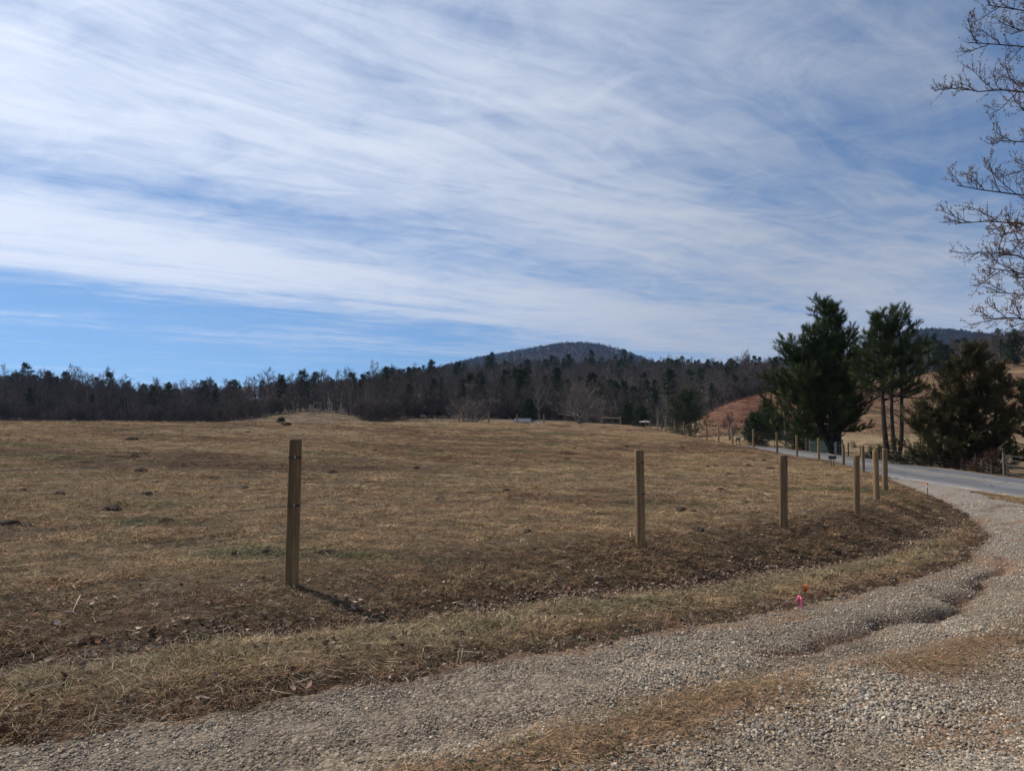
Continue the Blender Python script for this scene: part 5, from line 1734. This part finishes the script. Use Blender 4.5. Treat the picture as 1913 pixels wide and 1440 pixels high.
def budding_tree():
    g = np.random.default_rng(77)
    bx, by = 14.6, 13.6; bz = zat(bx, by)
    tr, tw, bd = MB(), MB(), MB()
    T = limb(g, (0, 0, -.5), (-.02, 0, 1), 14.5, 12, .04, .04)
    tr.tube(T, np.linspace(.24, .03, len(T)), 12)
    octv = np.array([(0, 0, -.3), (.32, 0, .1), (0, .32, .1), (-.32, 0, .1), (0, -.32, .1), (0, 0, 1.0)])
    octf = np.array([(0, 2, 1), (0, 3, 2), (0, 4, 3), (0, 1, 4), (5, 1, 2), (5, 2, 3), (5, 3, 4), (5, 4, 1)])
    budV, budD, budS, stemC, stemD = [], [], [], [], []

    def twiglets(P, n, lmin, lmax, f0=.1):
        for k in range(n):
            f = f0 + (1 - f0) * (k + g.random()) / n
            p, d = at_path(P, min(f, .995))
            perp = rand_perp(g, d)
            Q = limb(g, p, unit(d * .7 + perp * .75 + np.array([0, 0, .15])), g.uniform(lmin, lmax) * (1.15 - .5 * f), 4, .10, .16)
            tw.tube(Q, [.0042, .0037, .0032, .0027, .0022], 3, cap=False)
            for b_ in range(g.integers(4, 8)):
                q, dq = at_path(Q, min(.999, g.uniform(.2, 1.1)))
                st = unit(dq + rand_perp(g, dq) * .9 + np.array([0, 0, .45]))
                e = q + st * g.uniform(.012, .05)
                stemC.append(q); stemD.append(e - q)
                for c_ in range(g.integers(1, 3)):
                    budV.append(e + g.normal(0, .006, 3)); budD.append(unit(st + g.normal(0, .35, 3))); budS.append(g.uniform(.014, .027))

    def dress(P, L, r0):
        tr.tube(P, np.linspace(r0, .007, len(P)), 6, cap=False)
        nb = int(5 + L * 3.8)
        for k in range(nb):
            f = .22 + .78 * (k + g.random()) / nb
            p, d = at_path(P, min(f, .99))
            perp = rand_perp(g, d); perp[1] *= .6; perp = unit(perp + np.array([0, 0, .15]))
            L2 = (1.7 - 1.2 * f) * g.uniform(.4, 1.1)
            Q = limb(g, p, unit(d * .85 + perp * .75), L2, 6, .05, .15)
            tr.tube(Q, np.linspace(.009, .004, len(Q)), 4, cap=False)
            twiglets(Q, int(6 + L2 * 10), .10, .34)
        twiglets(P, 12, .15, .4, .7)

    tips = [(1762, 165, 13.0), (1795, 75, 12.6), (1768, 345, 13.2), (1765, 415, 12.8), (1803, 470, 13.6), (1845, 262, 12.6), (1815, 500, 13.0),
            (1820, 598, 12.8), (1838, 545, 13.8), (1822, 10, 13.4), (1840, -70, 13.0), (1875, 600, 12.0), (1878, 320, 13.8), (1870, 445, 12.4), (1885, 205, 12.6), (1880, 520, 14.0), (1868, 60, 13.6)]
    for px, py, d in tips:
        e = np.array(ray(px + 22, py, d)) - np.array([bx, by, bz])
        zs = max(1.8, e[2] - g.uniform(.6, 2.6))
        s = np.array([at_path(T, min(.97, (zs + .5) / 15.0))[0][0], 0, zs])
        m = s * .45 + e * .55 + np.array([0, g.normal(0, .2), g.uniform(.5, 1.3)])
        tt = np.linspace(0, 1, 12)[:, None]
        P = (1 - tt) ** 2 * s + 2 * tt * (1 - tt) * m + tt ** 2 * e
        L_ = float(np.linalg.norm(e - s)); tv = tt[:, 0]
        for ax in range(3):
            P[:, ax] += sum(g.normal(0, .022) * L_ / h_ * np.sin(h_ * math.pi * tv + g.uniform(0, .6)) for h_ in (1, 2, 3, 5)) * np.sin(math.pi * np.clip(tv * .93, 0, 1)) ** .5
        P[1:] += g.normal(0, .02, (11, 3))
        dress(P, float(np.linalg.norm(e - s)) * .62, .036)
    for k in range(14):
        f = .25 + .7 * k / 14; p, d = at_path(T, f)
        az = R(-80) + (k * 2.4) % R(170)
        P = limb(g, p, (math.cos(az), math.sin(az), .5), 4.2 * (1.2 - f), 8, .03, .08)
        dress(P, 1.2, .05)
    budV, budD, budS = np.array(budV), np.array(budD), np.array(budS)
    U = np.cross(budD, np.array([.3, .2, .9])); U /= np.linalg.norm(U, axis=1)[:, None]; Wv = np.cross(budD, U)
    V = budV[:, None] + budS[:, None, None] * (octv[None, :, :1] * U[:, None] + octv[None, :, 1:2] * Wv[:, None] + octv[None, :, 2:] * budD[:, None] * 1.3)
    F = (np.arange(len(budV))[:, None, None] * 6 + octf[None]).reshape(-1, 3)
    bd.add(V.reshape(-1, 3), F)
    stemD = np.array(stemD); v_, f_ = slivers(np.array(stemC), stemD, np.linalg.norm(stemD, axis=1) * 1.1, .006, g); tw.add(v_, f_)
    o = thing('budding_tree', (bx, by, bz), 'leafless tree with reddish buds reaching in from the right edge', 'tree')
    obj('trunk', tr.mesh('trunk', [M_BARK_N], True), o)
    c = obj('crown', tw.mesh('crown', [M_BARK_N]), o)
    obj('buds', bd.mesh('buds', [M_BUD]), c)


budding_tree()

# ------------------------------------------------------------------ mountains and the air between
M_TWIG_F = tree_material('far_dark_twigs', (.026, .022, .022), .1, orand=(.95, 1.05))
FAR_KINDS = []
for i in range(3):
    H = (13.5, 15, 12)[i]
    t_, c_ = bare_tree(560 + i, H, H * .6, .35, 14, 5, 6, tw=.12, tl=1.2)
    FAR_KINDS.append(joined(t_, c_, M_BARK_D, M_TWIG_F, 'far_tree'))


def build_mountain(name, prof, d0, dc, d1, label, seed):
    pxs = np.array([p_[0] for p_ in prof]); rows = np.array([p_[1] for p_ in prof], float)
    gx = np.linspace(pxs[0], pxs[-1], 260); gd = np.linspace(d0, d1, 44)
    PX, Dd = np.meshgrid(gx, gd)
    rowf = curve1(pxs, rows, 14.0)
    crest = EYE + (790 - (rowf(PX) + 7)) / FPX * dc
    s = np.where(Dd < dc, (Dd - d0) / (dc - d0), (d1 - Dd) / (d1 - dc))
    X = (PX - CX) / FPX * Dd
    Z = -10 + (crest + 10) * np.sin(np.clip(s, 0, 1) * math.pi / 2) ** 1.15 + 5 * fbm(X / 160, Dd / 160, seed, 3) * np.clip(s * 3, 0, 1) * np.clip((1 - s) * 6, 0.0, 1)
    V = np.stack([X.ravel(), Dd.ravel(), Z.ravel()], 1)
    m = len(gx); i = np.arange(len(gd) - 1)[:, None] * m; j = np.arange(m - 1)[None]
    q = np.stack([i + j, i + j + 1, i + m + j + 1, i + m + j], -1).reshape(-1, 4)
    me = mesh_np(name, V, q, [M_FLOOR], True, colors=np.tile(np.array([.026, .022, .022]), (len(V), 1)))
    o = obj(name, me, kind='structure'); o['label'] = label
    g = np.random.default_rng(seed)
    n = 14000
    a = g.random(n) * (len(gx) - 2); bq = (g.random(n) ** .8) * 1.0
    di = bq * (np.searchsorted(gd, dc) + 1.0)
    ai, bi = a.astype(int), np.clip(di.astype(int), 0, len(gd) - 2)
    fa, fb = (a - ai)[:, None], (di - bi)[:, None]
    G = V.reshape(len(gd), len(gx), 3)
    P = (G[bi, ai] * (1 - fa) + G[bi, ai + 1] * fa) * (1 - fb) + (G[bi + 1, ai] * (1 - fa) + G[bi + 1, ai + 1] * fa) * fb
    P = P[g.random(n) < .98]; n = len(P)
    s_ = np.exp(g.normal(0, .15, n)) * .82
    scatter(name + '_woodland', P - np.array([0, 0, .5]), np.stack([np.zeros(n), np.zeros(n), g.uniform(0, 6.28, n)], 1),
            np.stack([s_ * 1.2, s_ * 1.2, s_], 1), np.ones((n, 3)), FAR_KINDS,
            'leafless trees covering the far mountain', 'woodland')


build_mountain('mountain', [(560, 790), (700, 735), (800, 692), (880, 671), (940, 661), (1000, 650), (1050, 642), (1090, 640), (1130, 647), (1175, 660), (1260, 690), (1400, 740), (1500, 790)], 1500, 2200, 2700, 'low rounded blue-grey mountain above the wooded ridge', 801)
build_mountain('far_ridge', [(1380, 790), (1480, 720), (1580, 668), (1660, 632), (1715, 618), (1760, 616), (1830, 624), (1880, 632), (1960, 650), (2100, 690), (2300, 790)], 1300, 1900, 2400, 'blue-grey mountain ridge behind the pines at right', 811)

M_AIR = bpy.data.materials.new('clear_air'); M_AIR.use_nodes = True
nt = M_AIR.node_tree; nt.nodes.clear()
pv = nt.nodes.new('ShaderNodeVolumePrincipled'); out = nt.nodes.new('ShaderNodeOutputMaterial')
pv.inputs['Color'].default_value = (.40, .60, 1.0, 1); pv.inputs['Density'].default_value = .00006; pv.inputs['Anisotropy'].default_value = .2
pv.inputs['Density Attribute'].default_value = ''
nt.links.new(pv.outputs[0], out.inputs['Volume'])
try: M_AIR.cycles.homogeneous_volume = True
except Exception: pass
mb = MB(); mb.box((0, 700, 190), (5600, 4400, 420)); hz = obj('haze', mb.mesh('haze', [M_AIR]), kind='stuff')
